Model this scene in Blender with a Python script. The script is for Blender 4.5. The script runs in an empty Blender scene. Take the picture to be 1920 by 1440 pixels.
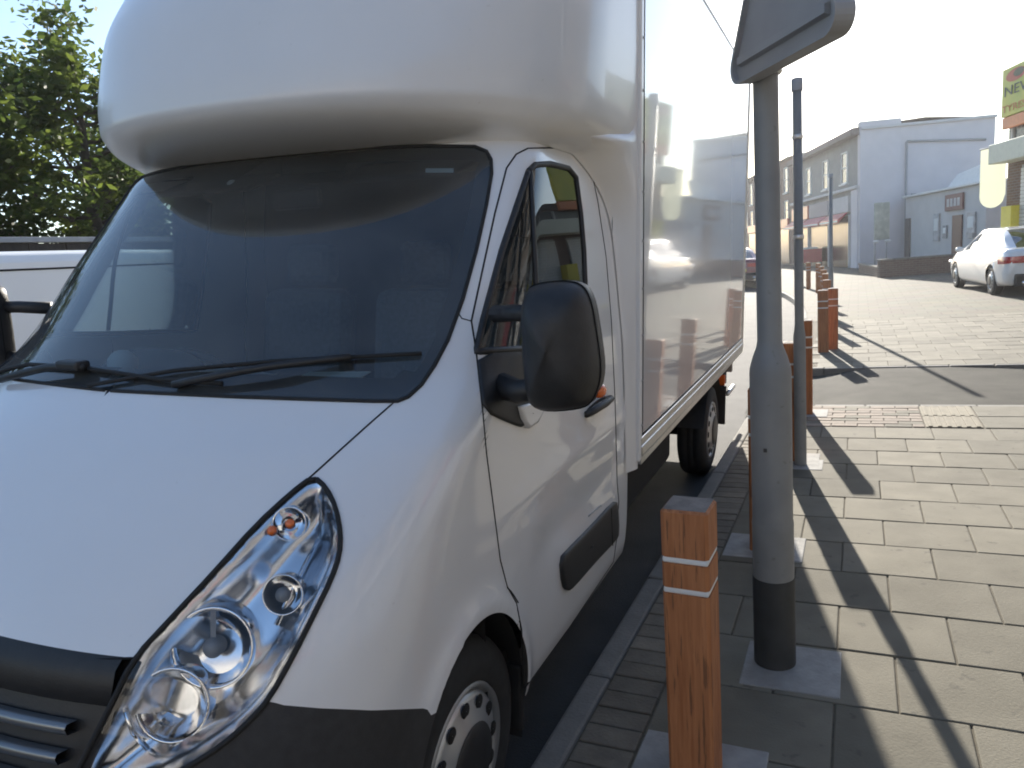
import bpy, bmesh, math, random
import numpy as np
from mathutils import Vector, Matrix
from mathutils.bvhtree import BVHTree
PI = math.pi
rnd = random.Random(7)
SC = bpy.context.scene
COL = SC.collection

# ------------------------------------------------------------------ camera, sky, sun, exposure
CAM_H, F_PX = 1.6, 1369.835
YAW, PITCH, ROLL = 0.448796, 0.165082, 0.075353
def cam_axes():
    f = Vector((-math.sin(YAW) * math.cos(PITCH), math.cos(YAW) * math.cos(PITCH), -math.sin(PITCH)))
    r = Vector((math.cos(YAW), math.sin(YAW), 0)); d = f.cross(r)
    return (math.cos(ROLL) * r + math.sin(ROLL) * d, math.cos(ROLL) * d - math.sin(ROLL) * r, f)
CR, CD, CF = cam_axes()
EYE = Vector((0, 0, CAM_H))
cam_data = bpy.data.cameras.new('camera'); cam = bpy.data.objects.new('camera', cam_data); COL.objects.link(cam)
cam.matrix_world = Matrix(((CR.x, -CD.x, -CF.x, 0), (CR.y, -CD.y, -CF.y, 0), (CR.z, -CD.z, -CF.z, CAM_H), (0, 0, 0, 1)))
cam_data.sensor_width = 36; cam_data.lens = F_PX / 1920 * 36; cam_data.clip_start = 0.02; cam_data.clip_end = 3000
SC.camera = cam
SUN_AZ, SUN_EL = math.radians(-11.9), math.radians(20.5)
world = bpy.data.worlds.new('World'); SC.world = world; world.use_nodes = True
wn = world.node_tree.nodes; wl = world.node_tree.links; wn.clear()
sky = wn.new('ShaderNodeTexSky'); sky.sky_type = 'NISHITA'; sky.sun_disc = False
sky.sun_elevation = SUN_EL; sky.sun_rotation = SUN_AZ; sky.air_density = 1.0; sky.dust_density = 0.7; sky.ozone_density = 2.2
bg = wn.new('ShaderNodeBackground'); bg.inputs['Strength'].default_value = 0.10
wo = wn.new('ShaderNodeOutputWorld'); wl.new(sky.outputs[0], bg.inputs[0]); wl.new(bg.outputs[0], wo.inputs[0])
sd = Vector((math.sin(SUN_AZ) * math.cos(SUN_EL), math.cos(SUN_AZ) * math.cos(SUN_EL), math.sin(SUN_EL)))
sun_data = bpy.data.lights.new('sun', 'SUN'); sun_data.energy = 5.0; sun_data.angle = math.radians(0.53); sun_data.color = (1, .93, .82)
sun = bpy.data.objects.new('sun', sun_data); COL.objects.link(sun); sun.rotation_euler = sd.to_track_quat('Z', 'Y').to_euler()
SC.view_settings.view_transform = 'Standard'; SC.view_settings.look = 'None'
SC.view_settings.exposure = 1.38; SC.view_settings.gamma = 1.0
SC.render.engine = 'CYCLES'; SC.cycles.use_denoising = True; SC.cycles.filter_width = 1.9; SC.cycles.max_bounces = 10; SC.cycles.transparent_max_bounces = 16
SC.cycles.caustics_reflective = False; SC.cycles.caustics_refractive = False; SC.cycles.sample_clamp_indirect = 6

# ------------------------------------------------------------------ pixel helpers (a pixel gives a direction; depth comes from a surface)
def pix_dir(px, py):
    return (px - 960) * CR + (py - 720) * CD + F_PX * CF
def to_pix(P):
    v = Vector(P) - EYE; c = v.dot(CF)
    return (960 + F_PX * v.dot(CR) / c, 720 + F_PX * v.dot(CD) / c)

# ------------------------------------------------------------------ materials
MATS = {}
def mat(name, col, rough=.6, metal=0, var=.06, scale=8, bump=0, coat=0, spec=.5, col2=None, detail=6, stretch=None, emis=0, bscale=None, speck=None):
    if name in MATS: return MATS[name]
    m = bpy.data.materials.new(name); m.use_nodes = True; nt = m.node_tree; b = nt.nodes['Principled BSDF']
    tc = nt.nodes.new('ShaderNodeTexCoord'); mp = nt.nodes.new('ShaderNodeMapping')
    oi = nt.nodes.new('ShaderNodeObjectInfo'); va = nt.nodes.new('ShaderNodeVectorMath'); va.operation = 'MULTIPLY_ADD'; va.inputs[1].default_value = (37, 53, 11)
    cx_ = nt.nodes.new('ShaderNodeCombineXYZ')
    for k_ in range(3): nt.links.new(oi.outputs['Random'], cx_.inputs[k_])
    nt.links.new(cx_.outputs[0], va.inputs[0]); nt.links.new(tc.outputs['Object'], va.inputs[2]); nt.links.new(va.outputs[0], mp.inputs[0])
    if stretch: mp.inputs['Scale'].default_value = stretch
    nz = nt.nodes.new('ShaderNodeTexNoise'); nz.inputs['Scale'].default_value = scale; nz.inputs['Detail'].default_value = detail
    nt.links.new(mp.outputs[0], nz.inputs['Vector'])
    rp = nt.nodes.new('ShaderNodeValToRGB'); rp.color_ramp.elements[0].position = .3; rp.color_ramp.elements[1].position = .7
    c2 = col2 or tuple(min(1, c * (1 + var)) for c in col)
    c1 = tuple(c * (1 - var) for c in col) if not col2 else col
    rp.color_ramp.elements[0].color = (*c1, 1); rp.color_ramp.elements[1].color = (*c2, 1)
    nt.links.new(nz.outputs['Fac'], rp.inputs[0])
    hv = nt.nodes.new('ShaderNodeHueSaturation')
    mr = nt.nodes.new('ShaderNodeMapRange'); mr.inputs[3].default_value = 1 - var * .9; mr.inputs[4].default_value = 1 + var * .9
    nt.links.new(oi.outputs['Random'], mr.inputs[0]); nt.links.new(mr.outputs[0], hv.inputs['Value']); nt.links.new(rp.outputs[0], hv.inputs['Color'])
    if speck:
        n3 = nt.nodes.new('ShaderNodeTexNoise'); n3.inputs['Scale'].default_value = speck[1]; n3.inputs['Detail'].default_value = 3; nt.links.new(mp.outputs[0], n3.inputs['Vector'])
        r3 = nt.nodes.new('ShaderNodeMapRange'); r3.inputs[1].default_value = speck[2]; r3.inputs[2].default_value = speck[2] + .05; r3.inputs[4].default_value = speck[3]; nt.links.new(n3.outputs['Fac'], r3.inputs[0])
        m3 = nt.nodes.new('ShaderNodeMix'); m3.data_type = 'RGBA'; nt.links.new(r3.outputs[0], m3.inputs[0]); nt.links.new(hv.outputs[0], m3.inputs[6]); m3.inputs[7].default_value = (*speck[0], 1)
        nt.links.new(m3.outputs[2], b.inputs['Base Color'])
    else: nt.links.new(hv.outputs[0], b.inputs['Base Color'])
    b.inputs['Roughness'].default_value = rough; b.inputs['Metallic'].default_value = metal
    b.inputs['Specular IOR Level'].default_value = spec
    if coat: b.inputs['Coat Weight'].default_value = coat; b.inputs['Coat Roughness'].default_value = .04
    if bump:
        n2 = nt.nodes.new('ShaderNodeTexNoise'); n2.inputs['Scale'].default_value = bscale or scale * 6; n2.inputs['Detail'].default_value = 4
        nt.links.new(mp.outputs[0], n2.inputs['Vector'])
        bp = nt.nodes.new('ShaderNodeBump'); bp.inputs['Strength'].default_value = bump; bp.inputs['Distance'].default_value = .01
        nt.links.new(n2.outputs['Fac'], bp.inputs['Height']); nt.links.new(bp.outputs[0], b.inputs['Normal'])
    if emis: b.inputs['Emission Color'].default_value = (*col, 1); b.inputs['Emission Strength'].default_value = emis
    MATS[name] = m
    return m
def glass_mat(name, tint=(.6, .68, .68), ior=1.5, rough=0.0, dirt_veil=.03):
    if name in MATS: return MATS[name]
    m = bpy.data.materials.new(name); m.use_nodes = True; nt = m.node_tree; nt.nodes.clear()
    o = nt.nodes.new('ShaderNodeOutputMaterial'); tr = nt.nodes.new('ShaderNodeBsdfTransparent'); tr.inputs[0].default_value = (*tint, 1)
    gl = nt.nodes.new('ShaderNodeBsdfGlossy'); gl.inputs['Roughness'].default_value = rough; gl.inputs['Color'].default_value = (1, 1, 1, 1)
    fr = nt.nodes.new('ShaderNodeFresnel'); fr.inputs[0].default_value = ior
    mx = nt.nodes.new('ShaderNodeMixShader'); nt.links.new(fr.outputs[0], mx.inputs[0]); nt.links.new(tr.outputs[0], mx.inputs[1]); nt.links.new(gl.outputs[0], mx.inputs[2])
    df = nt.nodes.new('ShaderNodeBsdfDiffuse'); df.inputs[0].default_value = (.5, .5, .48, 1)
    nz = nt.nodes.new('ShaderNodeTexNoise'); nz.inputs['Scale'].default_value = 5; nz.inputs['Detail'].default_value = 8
    mr = nt.nodes.new('ShaderNodeMapRange'); mr.inputs[1].default_value = .35; mr.inputs[2].default_value = .75; mr.inputs[3].default_value = dirt_veil * .45; mr.inputs[4].default_value = dirt_veil  # pale film: dirt, and on the windscreen a painted flare veil
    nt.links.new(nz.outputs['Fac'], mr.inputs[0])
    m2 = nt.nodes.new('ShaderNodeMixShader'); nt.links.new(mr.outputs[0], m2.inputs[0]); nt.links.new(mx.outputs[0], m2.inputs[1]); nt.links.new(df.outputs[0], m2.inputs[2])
    nt.links.new(m2.outputs[0], o.inputs[0]); MATS[name] = m
    return m
WHITE = mat('van_white_paint', (.80, .80, .795), rough=.28, var=.015, scale=3, coat=.9, speck=((.5, .48, .44), 70, .72, .35))
BOXW = mat('box_white_panel', (.80, .80, .80), rough=.16, var=.015, scale=2, coat=1, bump=.012, bscale=1.6)
LUTON = mat('fairing_white', (.80, .795, .785), rough=.33, var=.03, scale=2.2, coat=.35, speck=((.5, .47, .42), 65, .71, .4))
BLACKP = mat('black_plastic', (.022, .022, .023), rough=.5, var=.15, scale=30, bump=.08)
BUMPER = mat('bumper_plastic', (.03, .03, .031), rough=.62, var=.15, scale=40, bump=.1)
RUBBER = mat('rubber', (.018, .018, .018), rough=.8, var=.2, scale=20)
GAP = mat('shut_gap', (.01, .01, .01), rough=.9)
BOWL = mat('satin_bowl', (.80, .81, .83), rough=.2, metal=1, var=.03)
CHROME = mat('chrome', (.82, .83, .85), rough=.09, metal=1, var=.02)
ALU = mat('aluminium', (.62, .62, .61), rough=.32, metal=1, var=.08, scale=12)
STEELW = mat('wheel_cover_silver', (.55, .56, .57), rough=.35, metal=.7, var=.06)
DARK = mat('dark_underside', (.02, .019, .018), rough=.9, var=.2)
CABIN = mat('cabin_trim', (.10, .10, .105), rough=.8, var=.1)
SEAT = mat('seat_fabric', (.10, .105, .12), rough=.95, var=.15, scale=60)
WGLASS = glass_mat('windscreen_glass', (.70, .80, .79), 1.75, 0, .13)  # film made strong to paint milky flare into the glass
SGLASS = glass_mat('side_glass', (.45, .52, .52), 1.5, 0, .03)
CLEAR = glass_mat('lamp_lens', (.94, .95, .96), 1.4, 0, .01)
AMBER = mat('amber', (.75, .16, .03), rough=.25, var=.05, coat=.6)
YELC = mat('yellow_card', (.6, .5, .12), rough=.7)
PAPER = mat('paper', (.7, .72, .7), rough=.8)

# ------------------------------------------------------------------ mesh helpers
class MB:
    def __init__(s): s.v = []; s.f = []; s.sm = []
    def add(s, v, f, smooth=False):
        o = len(s.v); s.v += [tuple(p) for p in v]; s.f += [tuple(i + o for i in q) for q in f]; s.sm += [smooth] * len(f); return s
    def box(s, c, d, rz=0, bev=0, rx=0, ry=0):
        x, y, z = d[0] / 2, d[1] / 2, d[2] / 2
        b = min(bev, x * .9, y * .9, z * .9)
        M = Matrix.Translation(Vector(c)) @ Matrix.Rotation(rz, 4, 'Z') @ Matrix.Rotation(ry, 4, 'Y') @ Matrix.Rotation(rx, 4, 'X')
        if b <= 0:
            vs = [(i * x, j * y, k * z) for k in (-1, 1) for j in (-1, 1) for i in (-1, 1)]
            fs = [(0, 2, 3, 1), (4, 5, 7, 6), (0, 1, 5, 4), (2, 6, 7, 3), (0, 4, 6, 2), (1, 3, 7, 5)]
            return s.add([M @ Vector(p) for p in vs], fs)
        bm = bmesh.new(); bmesh.ops.create_cube(bm, size=1); bmesh.ops.scale(bm, vec=(2 * x, 2 * y, 2 * z), verts=bm.verts)
        bmesh.ops.bevel(bm, geom=bm.edges[:], offset=b, segments=2, affect='EDGES', profile=.5)
        bm.verts.index_update()
        s.add([M @ v.co for v in bm.verts], [tuple(v.index for v in f.verts) for f in bm.faces]); bm.free(); return s
    def tube(s, path, r, n=10, cap=True):
        P = [Vector(p) for p in path]; m = len(P); R = r if isinstance(r, (list, tuple)) else [r] * m
        vs = []; up = None
        for i in range(m):
            t = (P[min(i + 1, m - 1)] - P[max(i - 1, 0)])
            if t.length < 1e-9: t = Vector((0, 0, 1))
            t.normalize()
            if up is None:
                up = Vector((0, 0, 1)) if abs(t.z) < .9 else Vector((1, 0, 0))
            a = t.cross(up).normalized(); up = a.cross(t).normalized()
            for k in range(n):
                w = 2 * PI * k / n; vs.append(P[i] + R[i] * (math.cos(w) * a + math.sin(w) * up))
        fs = [(i * n + k, i * n + (k + 1) % n, (i + 1) * n + (k + 1) % n, (i + 1) * n + k) for i in range(m - 1) for k in range(n)]
        if cap: fs += [tuple(range(n))[::-1], tuple(range((m - 1) * n, m * n))]
        return s.add(vs, fs, True)
    def lathe(s, prof, n=24, M=None, cap=False):
        M = M or Matrix(); vs = [M @ Vector((r * math.cos(2 * PI * k / n), r * math.sin(2 * PI * k / n), z)) for r, z in prof for k in range(n)]
        fs = [(i * n + k, i * n + (k + 1) % n, (i + 1) * n + (k + 1) % n, (i + 1) * n + k) for i in range(len(prof) - 1) for k in range(n)]
        if cap: fs += [tuple(range(n))[::-1], tuple(range((len(prof) - 1) * n, len(prof) * n))]
        return s.add(vs, fs, True)
    def prism(s, poly, z0, z1, M=None):
        M = M or Matrix(); n = len(poly)
        vs = [M @ Vector((x, y, z)) for z in (z0, z1) for x, y in poly]
        fs = [(i, (i + 1) % n, n + (i + 1) % n, n + i) for i in range(n)] + [tuple(range(n))[::-1], tuple(range(n, 2 * n))]
        return s.add(vs, fs)
    def grid(s, rows, smooth=True):
        n = len(rows[0]); vs = [p for r in rows for p in r]
        return s.add(vs, [(i * n + k, i * n + k + 1, (i + 1) * n + k + 1, (i + 1) * n + k) for i in range(len(rows) - 1) for k in range(n - 1)], smooth)
    def sphere(s, c, r, n=12):
        sc = r if isinstance(r, (list, tuple)) else (r, r, r)
        prof = [(math.sin(PI * i / n), -math.cos(PI * i / n)) for i in range(n + 1)]
        return s.lathe(prof, n * 2, Matrix.Translation(Vector(c)) @ Matrix.Diagonal((*sc, 1)))
    def mesh(s, name, m):
        me = bpy.data.meshes.new(name); me.from_pydata(s.v, [], s.f); me.update()
        me.polygons.foreach_set('use_smooth', s.sm)
        bm = bmesh.new(); bm.from_mesh(me); bmesh.ops.recalc_face_normals(bm, faces=bm.faces); bm.to_mesh(me); bm.free()
        if m: me.materials.append(m)
        return me
    def build(s, name, m, parent=None):
        return link(name, s.mesh(name, m), parent)
def link(name, me, parent=None, loc=None, rz=0):
    o = bpy.data.objects.new(name, me); COL.objects.link(o); o.parent = parent
    if loc is not None: o.location = loc
    if rz: o.rotation_euler.z = rz
    return o
def tag(o, label=None, cat=None, group=None, kind=None):
    for k, v in (('label', label), ('category', cat), ('group', group), ('kind', kind)):
        if v: o[k] = v
    return o
def thing(name, label, cat, loc=(0, 0, 0), rz=0, group=None):
    return tag(link(name, None, None, loc, rz), label, cat, group)
def copy_tree(o, parent=None):
    c = o.copy(); COL.objects.link(c); c.parent = parent
    for ch in list(o.children): copy_tree(ch, c)
    return c
def mirror(mb):
    r = MB(); r.v = [(-x, y, z) for x, y, z in mb.v]; r.f = [q[::-1] for q in mb.f]; r.sm = list(mb.sm); return r
def both(name, mb, m, parent):
    return mb.build(name, m, parent), mirror(mb).build(name, m, parent)
def both_in(mb):
    return MB().add(mb.v, mb.f, mb.sm[0] if mb.sm else True).add([(-x, y, z) for x, y, z in mb.v], [q[::-1] for q in mb.f], mb.sm[0] if mb.sm else True)
def text_mesh(name, body, size, m, parent, M, extrude=.01, sx=1):
    cu = bpy.data.curves.new(name, 'FONT'); cu.body = body; cu.size = size; cu.extrude = extrude; cu.align_x = 'LEFT'
    t = bpy.data.objects.new(name, cu); COL.objects.link(t); bpy.context.view_layer.update()
    me = bpy.data.meshes.new_from_object(t.evaluated_get(bpy.context.evaluated_depsgraph_get())); bpy.data.objects.remove(t)
    me.transform(Matrix.Diagonal((sx, 1, 1, 1))); me.transform(M); me.materials.clear(); me.materials.append(m)
    return link(name, me, parent)
def pip(x, y, poly):
    c = False; j = len(poly) - 1
    for i in range(len(poly)):
        a, b = poly[i], poly[j]
        if (a[1] > y) != (b[1] > y) and x < (b[0] - a[0]) * (y - a[1]) / (b[1] - a[1]) + a[0]: c = not c
        j = i
    return c
def near_on(x, y, poly, closed=True):
    best = None
    for i in range(len(poly) if closed else len(poly) - 1):
        a, b = poly[i], poly[(i + 1) % len(poly)]; dx, dy = b[0] - a[0], b[1] - a[1]; L = dx * dx + dy * dy
        t = 0 if L == 0 else max(0, min(1, ((x - a[0]) * dx + (y - a[1]) * dy) / L)); qx, qy = a[0] + t * dx, a[1] + t * dy
        d = math.hypot(x - qx, y - qy)
        if best is None or d < best[0]: best = (d, qx, qy)
    return best
def dens(poly, step=8, closed=False):
    out = []; n = len(poly)
    for i in range(n if closed else n - 1):
        a, b = poly[i], poly[(i + 1) % n]; k = max(1, int(math.hypot(b[0] - a[0], b[1] - a[1]) / step))
        out += [(a[0] + (b[0] - a[0]) * t / k, a[1] + (b[1] - a[1]) * t / k) for t in range(k)]
    if not closed: out.append(poly[-1])
    return out
def chaikin(poly, it=2, closed=False):
    for _ in range(it):
        n = len(poly); o = [] if closed else [poly[0]]
        for i in range(n if closed else n - 1):
            a, b = poly[i], poly[(i + 1) % n]
            o += [(a[0] * .75 + b[0] * .25, a[1] * .75 + b[1] * .25), (a[0] * .25 + b[0] * .75, a[1] * .25 + b[1] * .75)]
        if not closed: o.append(poly[-1])
        poly = o
    return poly
def herm(tab, z):
    ks = [t[0] for t in tab]
    if z <= ks[0]: return tab[0][1:]
    if z >= ks[-1]: return tab[-1][1:]
    i = max(k for k in range(len(ks) - 1) if ks[k] <= z)
    def slope(k, c):
        if k == 0: return (tab[1][c] - tab[0][c]) / (ks[1] - ks[0])
        if k == len(ks) - 1: return (tab[k][c] - tab[k - 1][c]) / (ks[k] - ks[k - 1])
        a = (tab[k][c] - tab[k - 1][c]) / (ks[k] - ks[k - 1]); b = (tab[k + 1][c] - tab[k][c]) / (ks[k + 1] - ks[k])
        return 0 if a * b <= 0 else 2 * a * b / (a + b)
    h = ks[i + 1] - ks[i]; t = (z - ks[i]) / h; out = []
    for c in range(1, len(tab[0])):
        m0, m1 = slope(i, c) * h, slope(i + 1, c) * h
        out.append((2 * t**3 - 3 * t * t + 1) * tab[i][c] + (t**3 - 2 * t * t + t) * m0 + (-2 * t**3 + 3 * t * t) * tab[i + 1][c] + (t**3 - t * t) * m1)
    return tuple(out)

exec_order = []
# ================================================================== GROUND, ROAD, PAVEMENT
XB, SLOPE = -.447, .015
def bend(y):
    if y < 13: return 0
    if y < 29.7: return -.009 * (y - 13)**2
    return -.009 * 16.7**2 - .3 * (y - 29.7)
def gz(x, y): return SLOPE * (min(x, 4) - XB) + .001 * y
KX0, KX1 = -.955, -.855
def road_z(x):
    d = -.955 - x
    return -.136 + .051 * d if d < 3.6 else -.136 + .051 * 3.6 - .04 * (d - 3.6)
ASPH = mat('asphalt', (.05, .05, .051), rough=.88, var=.25, scale=3, bump=.6, bscale=160, col2=(.085, .083, .08))
ASPH2 = mat('old_asphalt', (.052, .050, .044), rough=.9, bump=.6, bscale=150, scale=2.5, col2=(.085, .081, .07), spec=.12)
EARTH = mat('far_ground', (.10, .095, .08), rough=.95, var=.2, scale=.5)
SLAB = mat('paving_slab', (.132, .121, .093), rough=.9, var=.2, scale=5, bump=.2, bscale=120, speck=((.06, .056, .048), 15, .66, .45), col2=(.176, .162, .126), spec=.3)
JOINT = mat('joint_sand', (.10, .085, .06), rough=.98, var=.2, scale=40, bump=.4)
KERB = mat('kerb_concrete', (.19, .18, .16), rough=.9, var=.12, scale=12, bump=.4, bscale=80)
BRICKP = mat('block_paver', (.15, .13, .10), rough=.9, var=.2, scale=12, bump=.4, bscale=80)
PINKP = mat('pink_paver', (.20, .16, .125), rough=.9, var=.15, scale=12, bump=.3, bscale=80)
TACT = mat('tactile_buff', (.205, .18, .13), rough=.9, var=.1, scale=12, bump=.3)
PAD = mat('pad_concrete', (.30, .295, .28), rough=.9, var=.16, scale=14, bump=.3, bscale=70)
mb = MB(); mb.grid([[(x, y, -.28) for x in (-290, -60, -9.6, 0, 60, 290)] for y in (-190, -40, 0, 60, 390)], False)
tag(mb.build('ground', EARTH), 'flat dusty ground reaching the horizon', kind='structure')
ys = [-40, -20, -10, -5, 0, 2.5, 5, 7.5, 10, 13] + [13 + 1.5 * k for k in range(1, 30)] + [80, 110]
xs = [-10.2, -8.6, -7, -5.8, -5, -4.56, -4, -3, -2, -1.2, -.94]
mb = MB(); mb.grid([[(x + bend(y), y, road_z(x)) for x in xs] for y in ys])
tag(mb.build('road', ASPH), 'dark asphalt carriageway with camber', kind='structure')
# pavement bed, two stretches either side of the driveway
pav = tag(link('pavement', None), 'slabbed pavement beside the kerb', kind='structure')
def bed(y0, y1, x1, name, x0=KX1 + .001, m=JOINT, dz=-.007, parent=None):
    yy = [y for y in ys if y0 < y < y1]; yy = [y0] + yy + [y1]
    g = MB(); g.grid([[(x + bend(y), y, gz(x, y) + dz) for x in (x0, -.4, .5, 2, 4, x1)] for y in yy], False)
    return g.build(name, m, parent)
bed(-30, 7.5, 9, 'paving_bed', parent=pav)
# far pavement: brick pattern by material beyond the built slabs
def tiled(name, c1, c2, joint, bw, bh):
    m = bpy.data.materials.new(name); m.use_nodes = True; nt = m.node_tree; b = nt.nodes['Principled BSDF']
    tc = nt.nodes.new('ShaderNodeTexCoord'); bt = nt.nodes.new('ShaderNodeTexBrick')
    bt.inputs['Color1'].default_value = (*c1, 1); bt.inputs['Color2'].default_value = (*c2, 1); bt.inputs['Mortar'].default_value = (*joint, 1)
    bt.inputs['Scale'].default_value = 1; bt.inputs['Brick Width'].default_value = bw; bt.inputs['Row Height'].default_value = bh; bt.inputs['Mortar Size'].default_value = .008
    nt.links.new(tc.outputs['Object'], bt.inputs['Vector'])
    nz = nt.nodes.new('ShaderNodeTexNoise'); nz.inputs['Scale'].default_value = 1.3; nz.inputs['Detail'].default_value = 8; nt.links.new(tc.outputs['Object'], nz.inputs['Vector'])
    mx = nt.nodes.new('ShaderNodeMix'); mx.data_type = 'RGBA'; mx.blend_type = 'MULTIPLY'; mx.inputs[0].default_value = .35
    nt.links.new(bt.outputs[0], mx.inputs[6]); nt.links.new(nz.outputs['Color'], mx.inputs[7]); nt.links.new(mx.outputs[2], b.inputs['Base Color'])
    b.inputs['Roughness'].default_value = .9; b.inputs['Specular IOR Level'].default_value = .25
    return m
TILED = tiled('far_slabs', (.17, .157, .122), (.14, .129, .1), (.09, .08, .062), .405, .373)
bed(9.86, 15.44, 12, 'paving_bed', dz=-.007, parent=pav)
bed(15.44, 110, 40, 'far_paving', m=TILED, dz=0, parent=pav)
# slabs one by one
ROW, LEN = .3735, .405
Y0 = 2.905
slab_n = 0
SLABMESH = {}
def slab(x0, x1, y0, y1, name='paving_slab', m=SLAB, top=0, thick=.05, gap=.003, tilt=.006):
    w, d = x1 - x0 - 2 * gap, y1 - y0 - 2 * gap
    key = (round(w, 2), round(d, 3), m.name)
    if key not in SLABMESH: SLABMESH[key] = MB().box((0, 0, -thick / 2), (w, d, thick), bev=.005).mesh(name, m)
    cx, cy = (x0 + x1) / 2, (y0 + y1) / 2
    o = link(name, SLABMESH[key], pav, (cx + bend(cy), cy, gz(cx, cy) + top + rnd.uniform(-.0015, .002)))
    o.rotation_euler = (rnd.uniform(-tilt, tilt) + .001, -math.atan(SLOPE) + rnd.uniform(-tilt, tilt), rnd.uniform(-.004, .004))
    return o
boll_near = [(-.447, 2.03), (-.447, 3.87), (-.45, 5.6), (-.447, 7.16)]
def blocked(x0, x1, y0, y1):
    return any(abs((x0 + x1) / 2 - a) < .3 and abs((y0 + y1) / 2 - b) < .27 for a, b in boll_near)
r = -5
while True:
    y0 = Y0 + (r) * ROW; y1 = y0 + ROW
    if y1 > 6.66: break
    off = .13 if r % 2 == 1 else .335
    k0 = -3
    for k in range(-3, 6):
        a = off + k * LEN; b = a + LEN
        if b < -.5: continue
        a2 = max(a, -.65)
        if b - a2 < .05: continue
        if y0 < 2 and a > 1.1: continue
        slab(a2, b, y0, y1)
    r += 1
for rr in range(15):      # beyond the driveway
    y0 = 9.84 + rr * ROW; off = .13 if rr % 2 else .335
    for k in range(-2, 9):
        a = off + k * LEN
        if a + LEN > 3.3: continue
        slab(max(a, -.62), a + LEN, y0, y0 + ROW)
# block pavers beside the kerb
for k in range(52):
    y = 1.45 + k * .1035
    slab(-.852, -.652, y, y + .1035, 'block_paver', BRICKP, tilt=.01)
# pink blocks and tactile slabs before the driveway
for i in range(8):
    for k in range(6):
        a = -.62 + k * .206 - (.1 if i % 2 else 0); y = 6.67 + i * .104
        slab(max(a, -.62), min(a + .206, .5), y, y + .104, 'pink_paver', PINKP if (i * 3 + k) % 4 else SLAB, tilt=.01)
def tactile(x0, y0):
    key = 'tactile'
    if key not in SLABMESH:
        g = MB().box((0, 0, -.025), (.40, .40, .05), bev=.004)
        for j in range(6): g.box((-.167 + j * .067, 0, .002), (.03, .385, .009), bev=.003)
        SLABMESH[key] = g.mesh('tactile_slab', TACT)
    o = link('tactile_slab', SLABMESH[key], pav, (x0 + .2, y0 + .2, gz(x0 + .2, y0) + .001)); o.rotation_euler.y = -math.atan(SLOPE)
for k in range(5):
    for j in range(2):
        x0 = .505 + k * .408
        if k in (1,): slab(x0, x0 + .404, 6.67 + j * .41, 7.08 + j * .41)
        else: tactile(x0, 6.675 + j * .41)
# pads
for (bx, by) in boll_near[:4]:
    slab(bx - .2, bx + .2, by - .16, by + .17, 'concrete_pad', PAD, top=.003, tilt=.004)
slab(-.40, -.05, 2.555, 2.885, 'concrete_pad', PAD, top=.0025, tilt=.004)
slab(-.52, -.22, 5.33, 5.6, 'concrete_pad', PAD, top=.003, tilt=.004)
# kerb stones
kerb = tag(link('kerb', None), 'concrete kerb along the carriageway', kind='structure')
KM = MB().box((0, 0, -.09), (KX1 - KX0 - .004, .905, .2), bev=.014).mesh('kerb_stone', KERB)
y = -3.0
while y < 34:
    yc = y + .455; dropped = 8.0 < yc < 9.6
    o = link('kerb_stone', KM, kerb, ((KX0 + KX1) / 2 + bend(yc), yc, gz(-.9, yc) + (-.085 if dropped else -.01) + rnd.uniform(-.002, .002)))
    o.rotation_euler = (0, 0, -math.atan((bend(y + .91) - bend(y)) / .91)); y += .91
# driveway crossing
def drive_z(x):
    t = lambda a, b: max(0, min(1, (x - a) / (b - a)))
    s = t(-.55, .2); e = t(1.0, 2.2)
    return -.10 + .088 * s * s * (3 - 2 * s) - .05 * e
mb = MB(); mb.grid([[(x, yy, gz(x, yy) + drive_z(x)) for x in [-1.05 + .12 * k for k in range(100)]] for yy in (7.58, 8.1, 8.7, 9.3, 9.77)])
tag(mb.build('driveway', ASPH2), 'grey asphalt driveway crossing the pavement', kind='structure')
for yk, nm in ((7.53, 'near'), (9.80, 'far')):
    x = KX1 + .02
    while x < 9:
        L = .45; xc = x + L / 2
        link('kerb_stone', MB().box((0, 0, -.085), (L - .006, .09, .17), bev=.012).mesh('kerb_stone', KERB) if 'edge' not in SLABMESH else SLABMESH['edge'], kerb, (xc, yk, gz(xc, yk) + rnd.uniform(-.003, .002))).rotation_euler.y = -math.atan(SLOPE)
        SLABMESH['edge'] = [o for o in kerb.children][-1].data
        x += L
# left pavement and kerb beyond the road
mb = MB(); mb.grid([[(x + bend(y), y, -.02) for x in (-40, -9.0)] for y in ys], False)
mb.grid([[(-9.0 + bend(y), y, z) for z in (-.02, -.3)] for y in ys], False)
tag(mb.build('opposite_pavement', TILED), 'plain pavement on the other side of the road', kind='structure')

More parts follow.
